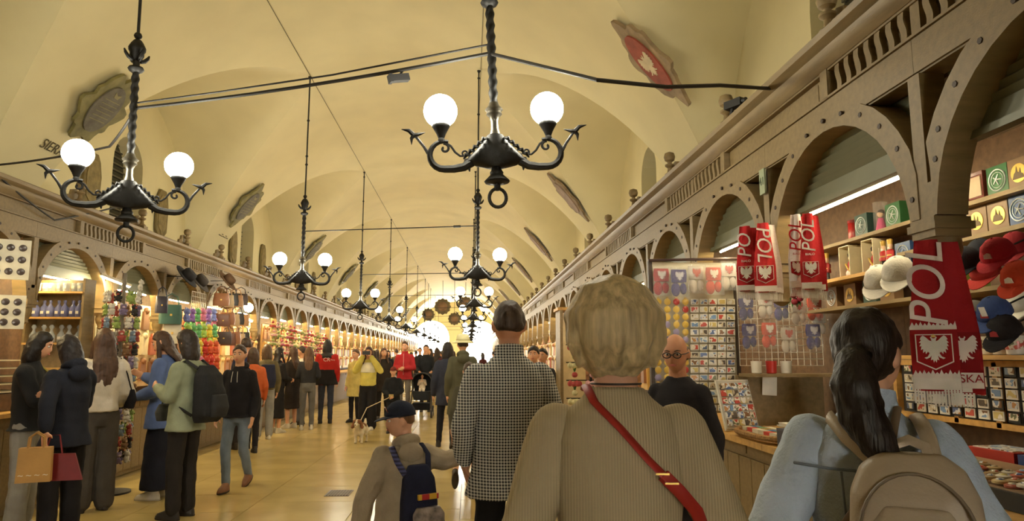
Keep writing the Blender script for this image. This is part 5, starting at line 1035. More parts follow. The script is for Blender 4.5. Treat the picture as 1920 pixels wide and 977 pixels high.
def plush(p, col, col2, label, group, s=1.0, rz=0.0):
    o = E('plush_toy', (p.x, p.y, p.z), rot=(random.uniform(-0.08, 0.08), random.uniform(-0.12, 0.12), rz), label=label, cat='plush toy', group=group, scale=s); k = (tuple(col), tuple(col2)); a = M('plush_%02x%02x%02x' % tuple(col), col, 0.95, ns=18, na=0.2, bump=0.5, bs=60); b = M('plush_%02x%02x%02x' % tuple(col2), col2, 0.95, ns=18, na=0.2, bump=0.5, bs=60)
    O('body', cached(('pb', k), lambda: MB().ell((0, 0, -0.05), (0.042, 0.036, 0.05), 10, 8).ell((-0.036, -0.012, -0.085), (0.018, 0.024, 0.018), 8, 6).ell((0.036, -0.012, -0.085), (0.018, 0.024, 0.018), 8, 6).ell((-0.045, -0.01, -0.035), (0.014, 0.014, 0.026), 8, 6).ell((0.045, -0.01, -0.035), (0.014, 0.014, 0.026), 8, 6).mesh('body', [a], 180)), a, o)
    O('head', cached(('ph', k), lambda: MB().ell((0, -0.005, 0.022), (0.042, 0.038, 0.038), 12, 8).mesh('head', [a], 180)), a, o)
    for sx in (-1, 1): O('ear', cached(('pr', k, sx), lambda: MB().ell((sx * 0.030, 0, 0.055), (0.016, 0.009, 0.019), 8, 6).mesh('ear', [b], 180)), b, o)
    O('muzzle', cached(('pz', k), lambda: MB().ell((0, -0.036, 0.012), (0.020, 0.014, 0.015), 8, 6).mesh('muzzle', [b], 180)), b, o)
    return o
def board(name, a, b, z, t, mat, label, depth_x=None):   # straight shelf between two plan points
    pass
def shelf(x0, x1, y0, y1, z, label, mat=None, t=0.022):
    return O('shelf', MB().box(((x0 + x1) / 2, (y0 + y1) / 2, z - t / 2), (abs(x1 - x0), abs(y1 - y0), t)), mat or WOOD, label=label, cat='shelf')

# ================================================================== scarf-side stalls (fronts face -x)
XB = 2.56
def hook(o, v, r=0.004):
    """thin hook from a hung thing to the board or rail behind it, v given in the place's axes"""
    R = o.rotation_euler.to_matrix().inverted() @ Vector(v) / o.scale[0]
    O('hook', MB().tube([(0, 0.02, 0.03), Vector((0, 0.02, 0.03)) + R], r / o.scale[0], 5), IRON, o)
shelf(XB - 0.08, 2.69, 2.72, 5.2, 2.235, 'upper back shelf carrying the embossed gift boxes')
shelf(XB - 0.08, 2.69, 2.72, 3.85, 2.065, 'second back shelf under the gold emblem boxes')
shelf(XB - 0.14, 2.69, 3.95, 4.92, 1.985, 'back shelf carrying the nutcracker dolls', WOOD_L)
shelf(XB - 0.10, 2.69, 2.72, 4.92, 1.80, 'back shelf under the brown gift boxes')
shelf(XB - 0.10, 2.69, 2.72, 3.95, 1.475, 'back shelf carrying the picture mugs', WOOD_L)
TAN = (122, 94, 62); GRN = (44, 96, 52); BLU = (42, 72, 120); TEA = (44, 72, 66)
bl = [((1790, 352), (60, 58, 54), 'photo', 'dark box with a busy night photograph beside the wooden post'), ((1838, 338), (112, 50, 38), 'frame', 'brown box with a glossy framed window'), ((1880, 326), GRN, 'ring', 'green embossed gift box on the top row'), ((1921, 315), TAN, 'gold', 'brown gift box with a gold skyline disc on the top row'),
      ((1799, 414), BLU, 'ring', 'blue embossed gift box under the night photograph box'), ((1841, 404), TAN, 'gold', 'tan gift box with a gold disc under the framed box'), ((1882, 394), TAN, 'gold', 'tan gift box with a gold disc under the green box'), ((1922, 384), BLU, 'ring', 'blue embossed gift box at the end of the second row')]
for (px, py), col, em, lb in bl:
    q = AX(px, py, XB); gift_box(Vector((XB, q.y, 2.235 + 0.0755 if py < 370 else 2.065 + 0.0755)), RZ, col, em, lb, 0.136, 0.142)
for px, col, em, lb, z in ((1628, TEA, 'ring', 'dark teal embossed box above the nutcrackers', 2.235), (1690, GRN, 'ring', 'green embossed box above the santa dolls', 2.235), (1704, BLU, 'ring', 'blue embossed box beside the santa dolls', 1.985),
                           (1563, TAN, 'ring', 'brown box with a pale ring under the nutcracker', 1.80), (1598, TAN, 'gold', 'brown box with a gold disc under the boxed dolls', 1.80), (1635, TEA, 'ring', 'dark green ringed box under the boxed dolls', 1.80), (1668, TAN, 'gold', 'brown gold-disc box beside the white caps', 1.80)):
    q = AX(px, 500, XB); gift_box(Vector((XB, q.y, z + 0.0755)), RZ, col, em, lb, 0.142, 0.145)
q = AX(1605, 500, XB)
t_ = E('tin_can', (XB, q.y, 2.235), 0, 'red cylindrical tin above the nutcrackers', 'tin'); O('can', MB().lathe([(0.032, 0), (0.034, 0.004), (0.034, 0.12), (0.03, 0.125)], n=16), paint((166, 40, 36), 0.3), t_); O('lid', MB().lathe([(0.036, 0.118), (0.036, 0.135), (0.03, 0.138)], n=16), paint((130, 30, 28), 0.3), t_)
q = AX(1658, 500, XB)
t_ = E('doll_tube', (XB, q.y, 2.235), RZ, 'clear tube with a pink dressed doll', 'doll'); O('tube', MB().lathe([(0.042, 0), (0.042, 0.19)], n=16), PLASTIC, t_); O('dress', MB().lathe([(0.034, 0.01), (0.02, 0.07), (0.016, 0.09)], n=12), paint((206, 60, 120)), t_); O('head', MB().ell((0, 0, 0.115), 0.02, 10, 8), paint((226, 186, 150)), t_); O('hair', MB().ell((0, 0.004, 0.128), (0.022, 0.021, 0.018), 10, 8), paint((70, 44, 30)), t_)
nutcracker(Vector((XB - 0.03, AX(1558, 500, XB).y, 1.985)), RZ, 'nutcracker soldier doll with a gold crown and staff', 0.215)
for px, lb in ((1597, 'boxed red folk figurine nearer the nutcracker soldier'), (1642, 'boxed red folk figurine nearer the santa dolls')):
    q = AX(px, 500, XB); b = E('boxed_figurine', (XB, q.y, 1.986), RZ, lb, 'figurine', scale=0.91)
    m = MB(); m.box((0, 0.055, 0.12), (0.14, 0.006, 0.24)); m.box((-0.068, 0, 0.12), (0.006, 0.11, 0.24)); m.box((0.068, 0, 0.12), (0.006, 0.11, 0.24)); m.box((0, 0, 0.237), (0.14, 0.11, 0.006)); m.box((0, 0, 0.003), (0.14, 0.11, 0.006))
    O('open_box', m, paint((226, 214, 180)), b); O('robe', MB().lathe([(0.045, 0.008), (0.038, 0.06), (0.024, 0.12), (0.012, 0.135)], n=14), paint((150, 34, 36)), b); O('face', MB().ell((0, -0.002, 0.15), 0.02, 10, 8), paint((222, 178, 140)), b); O('fur_hat', MB().lathe([(0.022, 0.16), (0.025, 0.18), (0.01, 0.20)], n=12), paint((50, 36, 30)), b); O('sash', MB().tube([(-0.025, -0.03, 0.11), (0.005, -0.036, 0.08), (0.03, -0.034, 0.05)], 0.007, 6), GOLD, b); O('apron', MB().ell((0.01, -0.034, 0.035), (0.026, 0.012, 0.026), 8, 6), paint((220, 206, 196)), b)
for i, px in enumerate((1668, 1681)): nutcracker(Vector((XB - 0.03, AX(px, 500, XB).y, 1.985)), RZ, 'small red and white santa doll beside the blue box', 0.19, 'santa dolls on the shelf', (190, 40, 40))
# caps on the wall, tags and mugs
ci = 0
for px, py, col, lg, tg, lb in ((1808, 478, (52, 54, 62), None, None, 'charcoal cap hanging beside the big red scarf'), (1838, 462, (34, 36, 44), (180, 60, 50), (232, 230, 224), 'black cap with a white tag and a red badge'), (1868, 462, (172, 40, 50), (206, 170, 160), None, 'bright red cap hanging beside the maroon cap'), (1903, 450, (138, 40, 46), (206, 190, 170), None, 'maroon cap with a pale crest'), (1908, 506, (206, 74, 50), (236, 226, 214), None, 'orange-red cap with white lettering'), (1845, 498, (150, 44, 40), None, None, 'dull red cap behind the black cap'),
                                (1803, 590, (52, 56, 120), None, None, 'violet blue cap beside the fringe of the scarf'), (1826, 578, (112, 110, 108), None, None, 'grey cap on the lower hook row'), (1862, 572, (56, 74, 120), (150, 40, 40), (236, 236, 232), 'blue cap with a white tag'), (1908, 556, (226, 220, 206), None, None, 'white cap at the end of the lower row'), (1880, 606, (40, 38, 40), (150, 40, 46), None, 'black cap with a red badge under the blue cap')):
    ci += 1; dX = (2.38, 2.14)[ci % 2]; q = AX(px, py, dX); hook(cap(q - Vector((0, 0, 0.05)), RZ + 0.35, col, lb, lg, tg, s=0.86), (2.69 - dX, 0.0, 0.0 if dX > 2.3 else 0.24))
for px, py, lb in ((1648, 512, 'white cap hanging in front of the gold boxes'), (1683, 496, 'white cap hanging beside the big red scarf')): q = AX(px, py, 2.02); cap(q - Vector((0, 0, 0.06)), RZ + 0.7, (226, 220, 208), lb, None, None)
for i, (px, col, pc, lb, g) in enumerate(((1812, (58, 92, 150), None, 'blue mug on the picture mug shelf', None), (1836, (206, 196, 180), 3, 'white mug with a city picture', 'city picture mugs'), (1860, (206, 196, 180), 3, 'white mug with a city picture', 'city picture mugs'), (1885, (206, 196, 180), 3, 'white mug with a city picture', 'city picture mugs'), (1911, (226, 220, 208), 1, 'white mug with a small red print', None))): mug(Vector((XB - 0.02, AX(px, 650, XB).y, 1.4755)), 0.0, col, lb, g, pc)
for px, i in ((1806, 1), (1838, 4)):
    for j, py in enumerate((518, 536)):
        q = AX(px, py, 2.58); gift_box(q, RZ, [(206, 150, 50), (120, 140, 60), (186, 60, 44), (176, 120, 50)][(i + j) % 4], 'photo', 'small bright sweets packet under the hanging caps', 0.09, 0.05, 0.04, 'sweets packets under the caps')
# picture magnets on the framed pegboard below the mugs
pb = E('pegboard', (2.62, 3.45, 0), RZ, 'pale wooden framed pegboard full of picture magnets', 'pegboard')
O('panel', MB().box((0, 0.02, 1.285), (1.35, 0.02, 0.30)), paint((60, 58, 58)), pb)
for z in (1.475 - 0.042, 1.13): O('rail', MB().box((0, -0.002, z), (1.40, 0.04, 0.03)), WOOD_L, pb)
for x in (-0.70, -0.18, 0.12, 0.70): O('stile', MB().box((x, -0.002, 1.28), (0.032, 0.04, 0.32)), WOOD_L, pb)
for c_ in range(13):
    for r_ in range(5):
        y = 2.83 + c_ * 0.098
        card(Vector((2.595, y, 1.395 - r_ * 0.054)), RZ, 0.074, 0.046, (c_ * 3 + r_ * 2) % 7, 'small framed city picture magnet on the pegboard below the mugs', 'picture magnets on the pegboard', (c_ + r_) % 4 == 0)
# the big scarf and the smaller scarves
q = AX(1735, 450, 1.68); W_, H_ = 0.150, 0.55
bs = scarf(q, -0.62, W_, H_, 'big red scarf with POLSKA letters and an eagle, hung at the near post', (150, 32, 36), 'POL', (224, 208, 200), None, tsize=0.172, bk=0.46, res=8)
PALE = cloth((224, 210, 200))
def jag(x0, x1, z0, up, n, y):
    P_ = [(x0, z0)] + [(x0 + (x1 - x0) * (i + 0.5) / n, z0 + up * (0.5 + 0.5 * abs(math.sin(i * 2.3)))) if i % 2 else (x0 + (x1 - x0) * (i + 0.5) / n, z0 + up * 0.25) for i in range(n)] + [(x1, z0), (x1, z0 - abs(up) * 0.4), (x0, z0 - abs(up) * 0.4)]
    return MB().prism(P_, 0.003, 0, Matrix.Translation((0, y, 0)) @ XF)
O('jagged_band', jag(-W_ * 0.49, W_ * 0.49, -H_ * 0.585, 0.022, 22, -0.010), PALE, bs); O('jagged_band', jag(-W_ * 0.49, W_ * 0.49, -H_ * 0.90, 0.022, 22, -0.010), PALE, bs)
O('back_shield', MB().box((W_ * 0.60, 0.013, -H_ * 0.74), (W_ * 0.60, 0.003, H_ * 0.24)), cloth((128, 26, 30)), bs)
O('back_eagle', eagle_mb(W_ * 0.72, 0.002), PALE, bs, loc=(W_ * 0.58, 0.011, -H_ * 0.73), rot=(PI / 2, 0, 0))
O('back_hem', MB().box((W_ * 0.62, 0.012, -H_ * 0.93), (W_ * 0.64, 0.003, H_ * 0.10)), PALE, bs)
O('lettering', with_mat(text_mesh('SKA', 0.040, 0.001), cloth((150, 32, 36))), WHITE, bs, loc=(W_ * 0.70, 0.009, -H_ * 0.92), rot=(PI / 2, 0, 0))
for i, (px, py, bc, tc, pc, lb, tx, t2) in enumerate(((1491, 402, (226, 214, 206), (176, 36, 40), (178, 40, 44), 'white scarf with red POL letters at the shutter end', 'POL', 'BIALO'), (1514, 400, (186, 44, 46), (228, 218, 208), None, 'red and white scarf with POL letters and an eagle beside the white one', 'POL', 'BIALO'), (1396, 424, (188, 44, 48), (228, 218, 208), None, 'red scarf with PO letters above the wrapped mittens', 'PO', 'BIALO'), (1430, 418, (190, 50, 52), (228, 218, 208), (226, 214, 206), 'red and white scarf turned sideways above the wrapped mittens', 'POL', None))):
    q = AX(px, py, 1.76); scarf(q, -0.5 + 0.12 * (i % 2), 0.098 if i < 2 else 0.125, 0.40 if i < 2 else 0.42, lb, bc, tx, tc, pc, i == 3, t2)
# magnet board standing out into the aisle, facing up the hall
YBd = 5.30
bd = E('display_board', (0, YBd, 0), 0, 'upright display board covered with keyrings and magnets', 'display board')
xa, xb = AY(1222, 600, YBd).x, AY(1382, 600, YBd).x
O('panel', MB().box(((xa + xb) / 2, 0.02, 1.62), (xb - xa, 0.02, 1.16)), paint((196, 186, 160)), bd)
for x, z0 in ((xa, 0.04), (xb, 0.955)): O('upright', MB().box((x, 0.02, (z0 + 2.21) / 2), (0.03, 0.04, 2.21 - z0)), paint((70, 58, 48)), bd)
O('top_rail', MB().tube([(xa - 0.02, -0.02, 2.21), (xb + 0.02, -0.02, 2.23)], 0.011, 8), paint((60, 40, 36)), bd); O('foot', MB().box((xa + 0.08, 0.02, 0.02), (0.30, 0.3, 0.04)), paint((70, 58, 48)), bd)
PO = [((52, 48, 110), (200, 194, 204)), ((214, 206, 196), (176, 60, 56)), ((196, 74, 50), (230, 216, 200)), ((160, 34, 40), (214, 200, 190)), ((206, 196, 180), (196, 90, 70))]
for px, py, k, lb in ((1240, 528, 3, 'dark red mittens pack on the board rail'), (1273, 530, 0, 'purple and white mittens pack on the board rail'), (1305, 524, 4, 'cream and red mittens pack on the board rail'), (1338, 526, 2, 'orange mittens pack on the board rail'), (1366, 518, 1, 'white mittens pack on the board rail')):
    pk = not globals().get('pk', False); hook(pouch(AY(px, py, YBd - (0.05 if pk else 0.115)), 0, *PO[k], lb, s=1.05), (0, 0.022 if pk else 0.085, 0))
kc = [(206, 170, 70), (196, 190, 176), (150, 140, 170), (206, 120, 70), (90, 96, 140), (214, 206, 190), (170, 60, 54), (120, 150, 110)]
nu = 0
for r_ in range(15):
    for c_ in range(9):
        px = 1234 + c_ * 17; py = 566 + r_ * 14.2
        q = AY(px, py, YBd - 0.012); gold = c_ < 4
        k = E('keyring', q, random.uniform(-0.15, 0.15), 'gold toned round keyring on the display board' if gold else 'pale picture magnet strip on the display board', 'keyring' if gold else 'magnet', 'keyrings on the display board' if gold else 'magnet strips on the display board')
        col = kc[(r_ * 5 + c_ * 3) % 8]
        if gold: O('plate', cached(('kr', col), lambda: MB().lathe([(0.026, 0), (0.026, 0.006), (0.018, 0.010)], n=10, mat=XF @ Matrix.Scale(1, 4)).mesh('plate', [paint((212, 176, 84) if (r_ + c_) % 2 else col, 0.3)])), GOLD, k); O('loop', cached('krl', lambda: MB().tube([(0.007 * math.cos(a), -0.003, 0.03 + 0.007 * math.sin(a)) for a in np.linspace(0, 2 * PI, 8)], 0.002, 4).mesh('loop', [GOLD])), GOLD, k)
        else: O('plate', cached(('ms', r_ % 3), lambda: MB().box((0, -0.004, 0), (0.062, 0.008, 0.044)).mesh('plate', [WHITE])), WHITE, k); O('picture', cached(('mp', (r_ * 2 + c_) % 5), lambda: MB().box((0, -0.009, 0), (0.05, 0.002, 0.032)).mesh('picture', [pic_mat((r_ * 2 + c_) % 5)])), WHITE, k)
# wire grid with wrapped mittens, inside the stall, facing up the hall
YG = 5.12
gx0, gx1 = AY(1384, 600, YG).x, min(AY(1548, 600, YG).x, 2.66)
wg = E('wire_grid', (0, YG, 0), 0, 'white wire grid panel behind the wrapped mittens', 'wire grid')
WIRE = M('wire_white', (206, 200, 186), 0.4, 0.2)
for i in range(14): O('wire', MB().tube([(gx0 + (gx1 - gx0) * i / 13, 0, 1.40), (gx0 + (gx1 - gx0) * i / 13, 0, 2.10)], 0.0028, 5), WIRE, wg)
for i in range(15): O('wire', MB().tube([(gx0, 0, 1.40 + 0.05 * i), (gx1, 0, 1.40 + 0.05 * i)], 0.0028, 5), WIRE, wg)
for px, py, k, lb in ((1399, 577, 0, 'purple mittens pack at the upper row end by the display board'), (1435, 572, 1, 'white mittens pack in the upper grid row'), (1465, 577, 0, 'purple mittens pack beside the dark red flowers'), (1497, 585, 1, 'white mittens pack under the dark red flowers'), (1527, 577, 2, 'orange mittens pack in the upper grid row'), (1405, 630, 0, 'purple mittens pack in the lower row by the display board'), (1442, 628, 2, 'orange mittens pack in the lower grid row'), (1478, 637, 4, 'cream mittens pack in the lower grid row'), (1525, 631, 0, 'purple mittens pack alone in the lower row'), (1535, 606, 4, 'pale pink pack beside the dark-haired woman')):
    pk = not pk; dy = 0.05 if pk else 0.115; hook(pouch(AY(px, py, YG - dy), 0, *PO[k], lb, s=0.94), (0, dy - 0.022, 0))
fb = E('flower_bunch', AY(1488, 553, YG - 0.21), 0, 'bunch of dark red artificial roses on the wire grid', 'flowers')
for i in range(7): O('rose', MB().ell((0.05 * math.cos(i * 2.4) * (i > 0), -0.01 * (i % 2), 0.05 * math.sin(i * 2.4) * (i > 0)), (0.026, 0.02, 0.024), 9, 7), M('rose_red', (126, 26, 44), 0.7, ns=40, na=0.4), fb)
for i in range(6): O('leaf', MB().prism([(0, 0), (0.014, 0.03), (0, 0.075), (-0.014, 0.03)], 0.003, 0, Matrix.Translation((0.02 * math.sin(i), 0.005, -0.02)) @ Matrix.Rotation(2.2 + i * 0.4, 4, 'Y') @ XF), M('leaf_green', (66, 112, 58), 0.6), fb)
# mug shelf, paper sheet and counter clutter
shelf(2.0, 2.69, 4.86, 5.11, 1.345, 'small shelf with mugs under the wire grid')
mug(Vector((2.08, 4.97, 1.3455)), PI / 2, (226, 220, 206), 'plain white mug on the small shelf'); mug(Vector((2.19, 4.97, 1.3455)), PI / 2, (176, 50, 44), 'red mug on the small shelf'); mug(Vector((2.30, 4.97, 1.3455)), PI / 2, (196, 190, 176), 'grey glass mug on the small shelf')
O('paper_sheet', MB().box((0, 0, 0), (0.11, 0.002, 0.15)), WHITE, label='white paper sheet pinned below the mug shelf', cat='paper', loc=tuple(AY(1443, 722, 5.08)), rot=(0, 0.06, 0))
O('back_board', MB().box((2.32, 5.14, 1.145), (0.66, 0.03, 0.37)), WOOD, label='brown board below the wire grid', cat='board')
ZT = 0.952
rk = E('photo_stand', (1.93, 4.82, ZT + 0.053), 0.25, 'slanted stand of small photo magnets on the counter', 'stand'); O('easel', MB().box((0, 0.06, 0.15), (0.26, 0.012, 0.34), mat=Matrix.Rotation(-0.30, 4, 'X')), paint((190, 184, 170)), rk); O('frame', MB().box((0, 0.05, 0.15), (0.28, 0.006, 0.36), mat=Matrix.Rotation(-0.30, 4, 'X') @ Matrix.Translation((0, 0.018, 0))), paint((226, 220, 206)), rk)
for i in range(5):
    for j in range(6): O('photo', MB().box((-0.10 + i * 0.05, 0.05, 0.02 + j * 0.052), (0.042, 0.006, 0.042), mat=Matrix.Rotation(-0.30, 4, 'X')), pic_mat((i + 2 * j) % 7), rk)
ba = E('wicker_tray', (1.92, 4.35, ZT), 0, 'wide shallow wicker tray of small souvenirs on the counter', 'tray'); O('base', MB().ring([(0, 0, 0, 0.16, 0.32), (0, 0, 0.012, 0.18, 0.34)], n=24, e=3), WOOD_L, ba); O('rim', MB().tube([(0.18 * math.copysign(abs(math.cos(a)) ** 0.67, math.cos(a)), 0.34 * math.copysign(abs(math.sin(a)) ** 0.67, math.sin(a)), 0.035) for a in np.linspace(0, 2 * PI, 33)], 0.018, 7), M('wicker', (150, 112, 64), 0.8, ns=60, na=0.4, bump=0.8, bs=120), ba)
for i in range(44):
    c_ = [(206, 196, 170), (70, 110, 160), (196, 60, 44), (110, 150, 90), (226, 214, 190), (190, 150, 60)][i % 6]; j_ = i % 22; x = -0.087 + 0.058 * (j_ % 4); y = -0.215 + 0.086 * (j_ // 4)
    s_ = O('souvenir_pack', cached(('sp', i % 6), lambda: MB().box((0, 0, 0.012), (0.05, 0.075, 0.024)).mesh('pack', [paint(c_)])), WHITE, label='small coloured souvenir pack lying in the wicker tray', cat='souvenir', group='souvenir packs in the wicker tray', loc=(1.92 + x, 4.35 + y, ZT + 0.013 + 0.0245 * (i // 22)), rot=(0, 0, random.uniform(-0.12, 0.12)))
for (x, y, z, d, col, lb) in ((1.83, 3.80, ZT, (0.12, 0.16, 0.085), (168, 46, 36), 'red carton on the counter edge beside the wicker tray'), (1.83, 3.62, ZT, (0.12, 0.14, 0.085), (176, 54, 40), 'red carton standing behind the denim jacket'), (1.82, 3.94, ZT, (0.10, 0.09, 0.10), (40, 46, 66), 'dark blue carton on the counter corner'), (1.96, 3.85, ZT, (0.10, 0.20, 0.05), (214, 206, 186), 'flat cream carton behind the red ones')):
    b = E('carton', (x, y, z), 0.05, lb, 'carton'); O('box', MB().box((0, 0, d[2] / 2), d), paint(col, 0.45), b); O('lid', MB().box((0, 0, d[2] + 0.004), (d[0] * 1.02, d[1] * 1.02, 0.012)), paint([min(255, v + 22) for v in col], 0.45), b)
for i in range(9): O('paper_stack', MB().box((0, 0, 0), (0.22, 0.30, 0.006)), WHITE, label='loose white paper bags spread on the counter', cat='paper', group='loose papers on the counter', loc=(2.29 + random.uniform(-0.015, 0.015), 4.72 + random.uniform(-0.02, 0.02), ZT + 0.004 + i * 0.0066), rot=(0, 0, random.uniform(-0.12, 0.12)))
pg = E('plastic_bag', (2.34, 4.0, ZT + 0.012), 0, 'white plastic carrier bag with a red print on the counter', 'bag'); soft(O('bag', MB().ring([(0, 0, 0, 0.10, 0.10), (0, 0, 0.12, 0.125, 0.11), (0, 0, 0.30, 0.085, 0.07), (0, 0, 0.40, 0.045, 0.03), (0, 0, 0.47, 0.02, 0.012)], n=16), cloth((226, 218, 200)), pg), 0.012, 3, 0.03, 0.06); O('print', MB().prism(disc(0.03), 0.004, 0, Matrix.Translation((-0.03, -0.115, 0.14)) @ XF), RED, pg)
for i in range(10):
    u = E('sunglasses', (2.185 + 0.13 * (i % 2), 4.19 + 0.07 * (i // 2), ZT + 0.004), random.uniform(-0.08, 0.08), 'black sunglasses lying in a heap on the counter', 'sunglasses', 'sunglasses heaped on the counter')
    for s in (-1, 1): O('lens', cached(('sgl', s), lambda: MB().lathe([(0.022, 0), (0.022, 0.003)], n=10, mat=Matrix.Translation((s * 0.03, 0, 0.02)) @ XF).mesh('lens', [paint((20, 20, 22), 0.15)])), BLACK, u)
    O('frame', cached('sgf', lambda: MB().tube([(-0.055, 0.0, 0.03), (0, -0.004, 0.032), (0.055, 0.0, 0.03)], 0.004, 5).tube([(-0.055, 0, 0.03), (-0.052, 0.05, 0.02)], 0.003, 5).tube([(0.055, 0, 0.03), (0.052, 0.05, 0.02)], 0.003, 5).mesh('frame', [BLACK])), BLACK, u)
tb = E('tennis_ball', (2.43, 4.34, ZT + 0.035), 0, 'yellow-green ball on the cluttered counter', 'ball'); O('felt', MB().ell((0, 0, 0), 0.035), M('felt', (196, 200, 70), 0.9), tb)
# trays of coin magnets on the nearest counter
for i, (y, z) in enumerate(((2.40, ZT), (2.95, ZT))):
    t_ = E('display_tray', (2.08, y, z), 0, ['black edged tray of coin magnets on the nearest counter', 'black edged tray of coin magnets beside the boxed games'][i], 'tray'); O('base', MB().box((0, 0, 0.03), (0.50, 0.50, 0.06)), BLACK, t_); O('liner', MB().box((0, 0, 0.063), (0.46, 0.46, 0.006)), paint((150, 120, 90)), t_)
    for a in range(8):
        for b in range(8):
            if i == 1 and a > 4: continue
            c = E('coin_magnet', (2.08 - 0.20 + a * 0.057, y - 0.20 + b * 0.057, z + 0.068 + 0.006 * ((a * 3 + b) % 3)), random.uniform(0, 3), 'round ceramic souvenir magnet in a black tray', 'magnet', 'coin magnets in the black trays')
            O('disc', cached(('cd', (a + b) % 4), lambda: MB().lathe([(0.027, 0), (0.027, 0.008), (0.02, 0.012)], n=12).mesh('disc', [paint([(206, 180, 130), (176, 150, 110), (214, 206, 190), (170, 90, 70)][(a + b) % 4], 0.3)])), WHITE, c); O('relief', cached(('cr', (a * 2 + b) % 5), lambda: MB().lathe([(0.016, 0.010), (0.012, 0.016), (0.004, 0.018)], n=8).mesh('relief', [pic_mat((a * 2 + b) % 5)])), WHITE, c)
for (x, y, col, lb) in ((2.45, 3.10, (176, 46, 34), 'flat red boxed game behind the magnet trays'), (2.46, 2.80, (46, 66, 120), 'flat blue boxed game behind the magnet trays')):
    b = E('boxed_game', (x, y, ZT), 0.1, lb, 'box'); O('box', MB().box((0, 0, 0.05), (0.20, 0.26, 0.10)), paint(col, 0.4), b); O('lid_print', MB().box((0, 0, 0.102), (0.16, 0.22, 0.004)), pic_mat(5), b)
# signboard with a number on the second post, small camera on the cornice
for (y, tx, lb) in ((R_POST0 + PITCHS, '41', 'pale stall number plate 41 on the post'),):
    n_ = E('number_plate', (RX - 0.012, y, 2.56), RZ, lb, 'sign'); O('plate', MB().box((0, 0, 0), (0.075, 0.012, 0.16)), paint((150, 160, 130)), n_); O('lettering', with_mat(text_mesh(tx, 0.07, 0.001), paint((70, 86, 66))), WHITE, n_, loc=(0, -0.0075, 0), rot=(PI / 2, 0, 0))
cmn = E('security_camera', (RX - 0.03, 4.55, 3.15), 0.5, 'small black camera on the cornice near the red bird shield', 'camera'); O('body', MB().box((0, -0.02, 0.06), (0.06, 0.14, 0.055)), BLACK, cmn); O('lens', MB().lathe([(0.022, 0), (0.02, 0.03)], n=12, mat=Matrix.Translation((0, -0.09, 0.06)) @ XF), BLACK, cmn); O('bracket', MB().tube([(0, 0.02, -0.03), (0, 0, 0.04)], 0.012, 6), BLACK, cmn)
# open cabinet, card panels and flowers farther along this row
cbn = E('cabinet', (1.26, 9.9, 0), 0, 'tall pale open cabinet past the magnet board', 'cabinet'); O('side', MB().box((0.02, 0, 1.055), (0.04, 0.5, 2.11)), WOOD, cbn); O('back', MB().box((0.22, 0.22, 1.25), (0.42, 0.03, 1.7)), paint((226, 206, 160)), cbn); O('top', MB().box((0.2, 0, 2.13), (0.46, 0.52, 0.04)), WOOD_L, cbn)
for i, (x, y) in enumerate(((1.50, 7.6), (1.50, 8.2))):
    cdp = E('card_panel', (x, y, 0), -0.1, ['brown panel of amber necklaces past the magnet board', 'second brown panel of amber necklaces by the pale cabinet'][i], 'panel'); O('panel', MB().box((0.12, 0, 1.6), (0.50, 0.03, 1.0)), M('amber_card', (150, 104, 66), 0.6, ns=26, na=0.6), cdp); O('post', MB().box((0.12, 0.03, 0.6), (0.05, 0.04, 1.2)), WOOD, cdp)
    for j in range(8): O('necklace', MB().tube([(0.12 - 0.21 + j * 0.06 + 0.02 * math.sin(a), -0.02, 1.75 - 0.16 + 0.16 * math.cos(a)) for a in np.linspace(0, 2 * PI, 14)], 0.006, 5), paint([(190, 110, 40), (206, 160, 80), (150, 60, 40)][j % 3], 0.25), cdp)
fc = [(176, 70, 66), (214, 160, 160), (150, 164, 104), (210, 200, 150), (176, 90, 116), (222, 208, 196)]
def flower_ball(p, i, label, group, s=1.0):
    f = E('flower_bouquet', p, 0, label, 'flowers', group, scale=s); k = i % 6
    O('blossoms', cached(('fbm', k), lambda: (lambda m: [m.ell((0.055 * math.sin(t * 2.1) * math.cos(t * 1.3), 0.055 * math.sin(t * 2.1) * math.sin(t * 1.3), 0.055 * math.cos(t * 2.1)), 0.026, 7, 5) for t in range(1, 16)] and m)(MB()).mesh('blossoms', [M('petal_%d' % k, fc[k], 0.7, ns=30, na=0.35)], 180)), WHITE, f); O('stem', cached('fbs', lambda: MB().tube([(0, 0, -0.04), (0, 0.01, -0.085)], [0.02, 0.008], 6).mesh('stem', [M('leaf_green', (66, 112, 58), 0.6)])), WHITE, f)
fst = E('flower_stand', (1.17, 6.62, 0), 0, 'wire stand heaped with bouquets past the magnet board', 'stand')
O('pole', MB().tube([(0, 0.10, 0.02), (0, 0.10, 1.72)], 0.015, 8), IRON, fst); O('base', MB().lathe([(0.18, 0), (0.18, 0.02), (0.03, 0.03)], (0, 0.10, 0), 18), IRON, fst)
for r_ in range(5): O('wire', MB().tube([(-0.24, 0.085, 0.90 + r_ * 0.17), (0.24, 0.085, 0.90 + r_ * 0.17)], 0.006, 5), IRON, fst)
for i in range(14): flower_ball(Vector((1.0 + 0.17 * (i % 3), 6.62, 0.90 + 0.17 * (i // 3))), i, 'bright artificial bouquet heaped at the corner past the magnet board', 'bouquets past the magnet board')
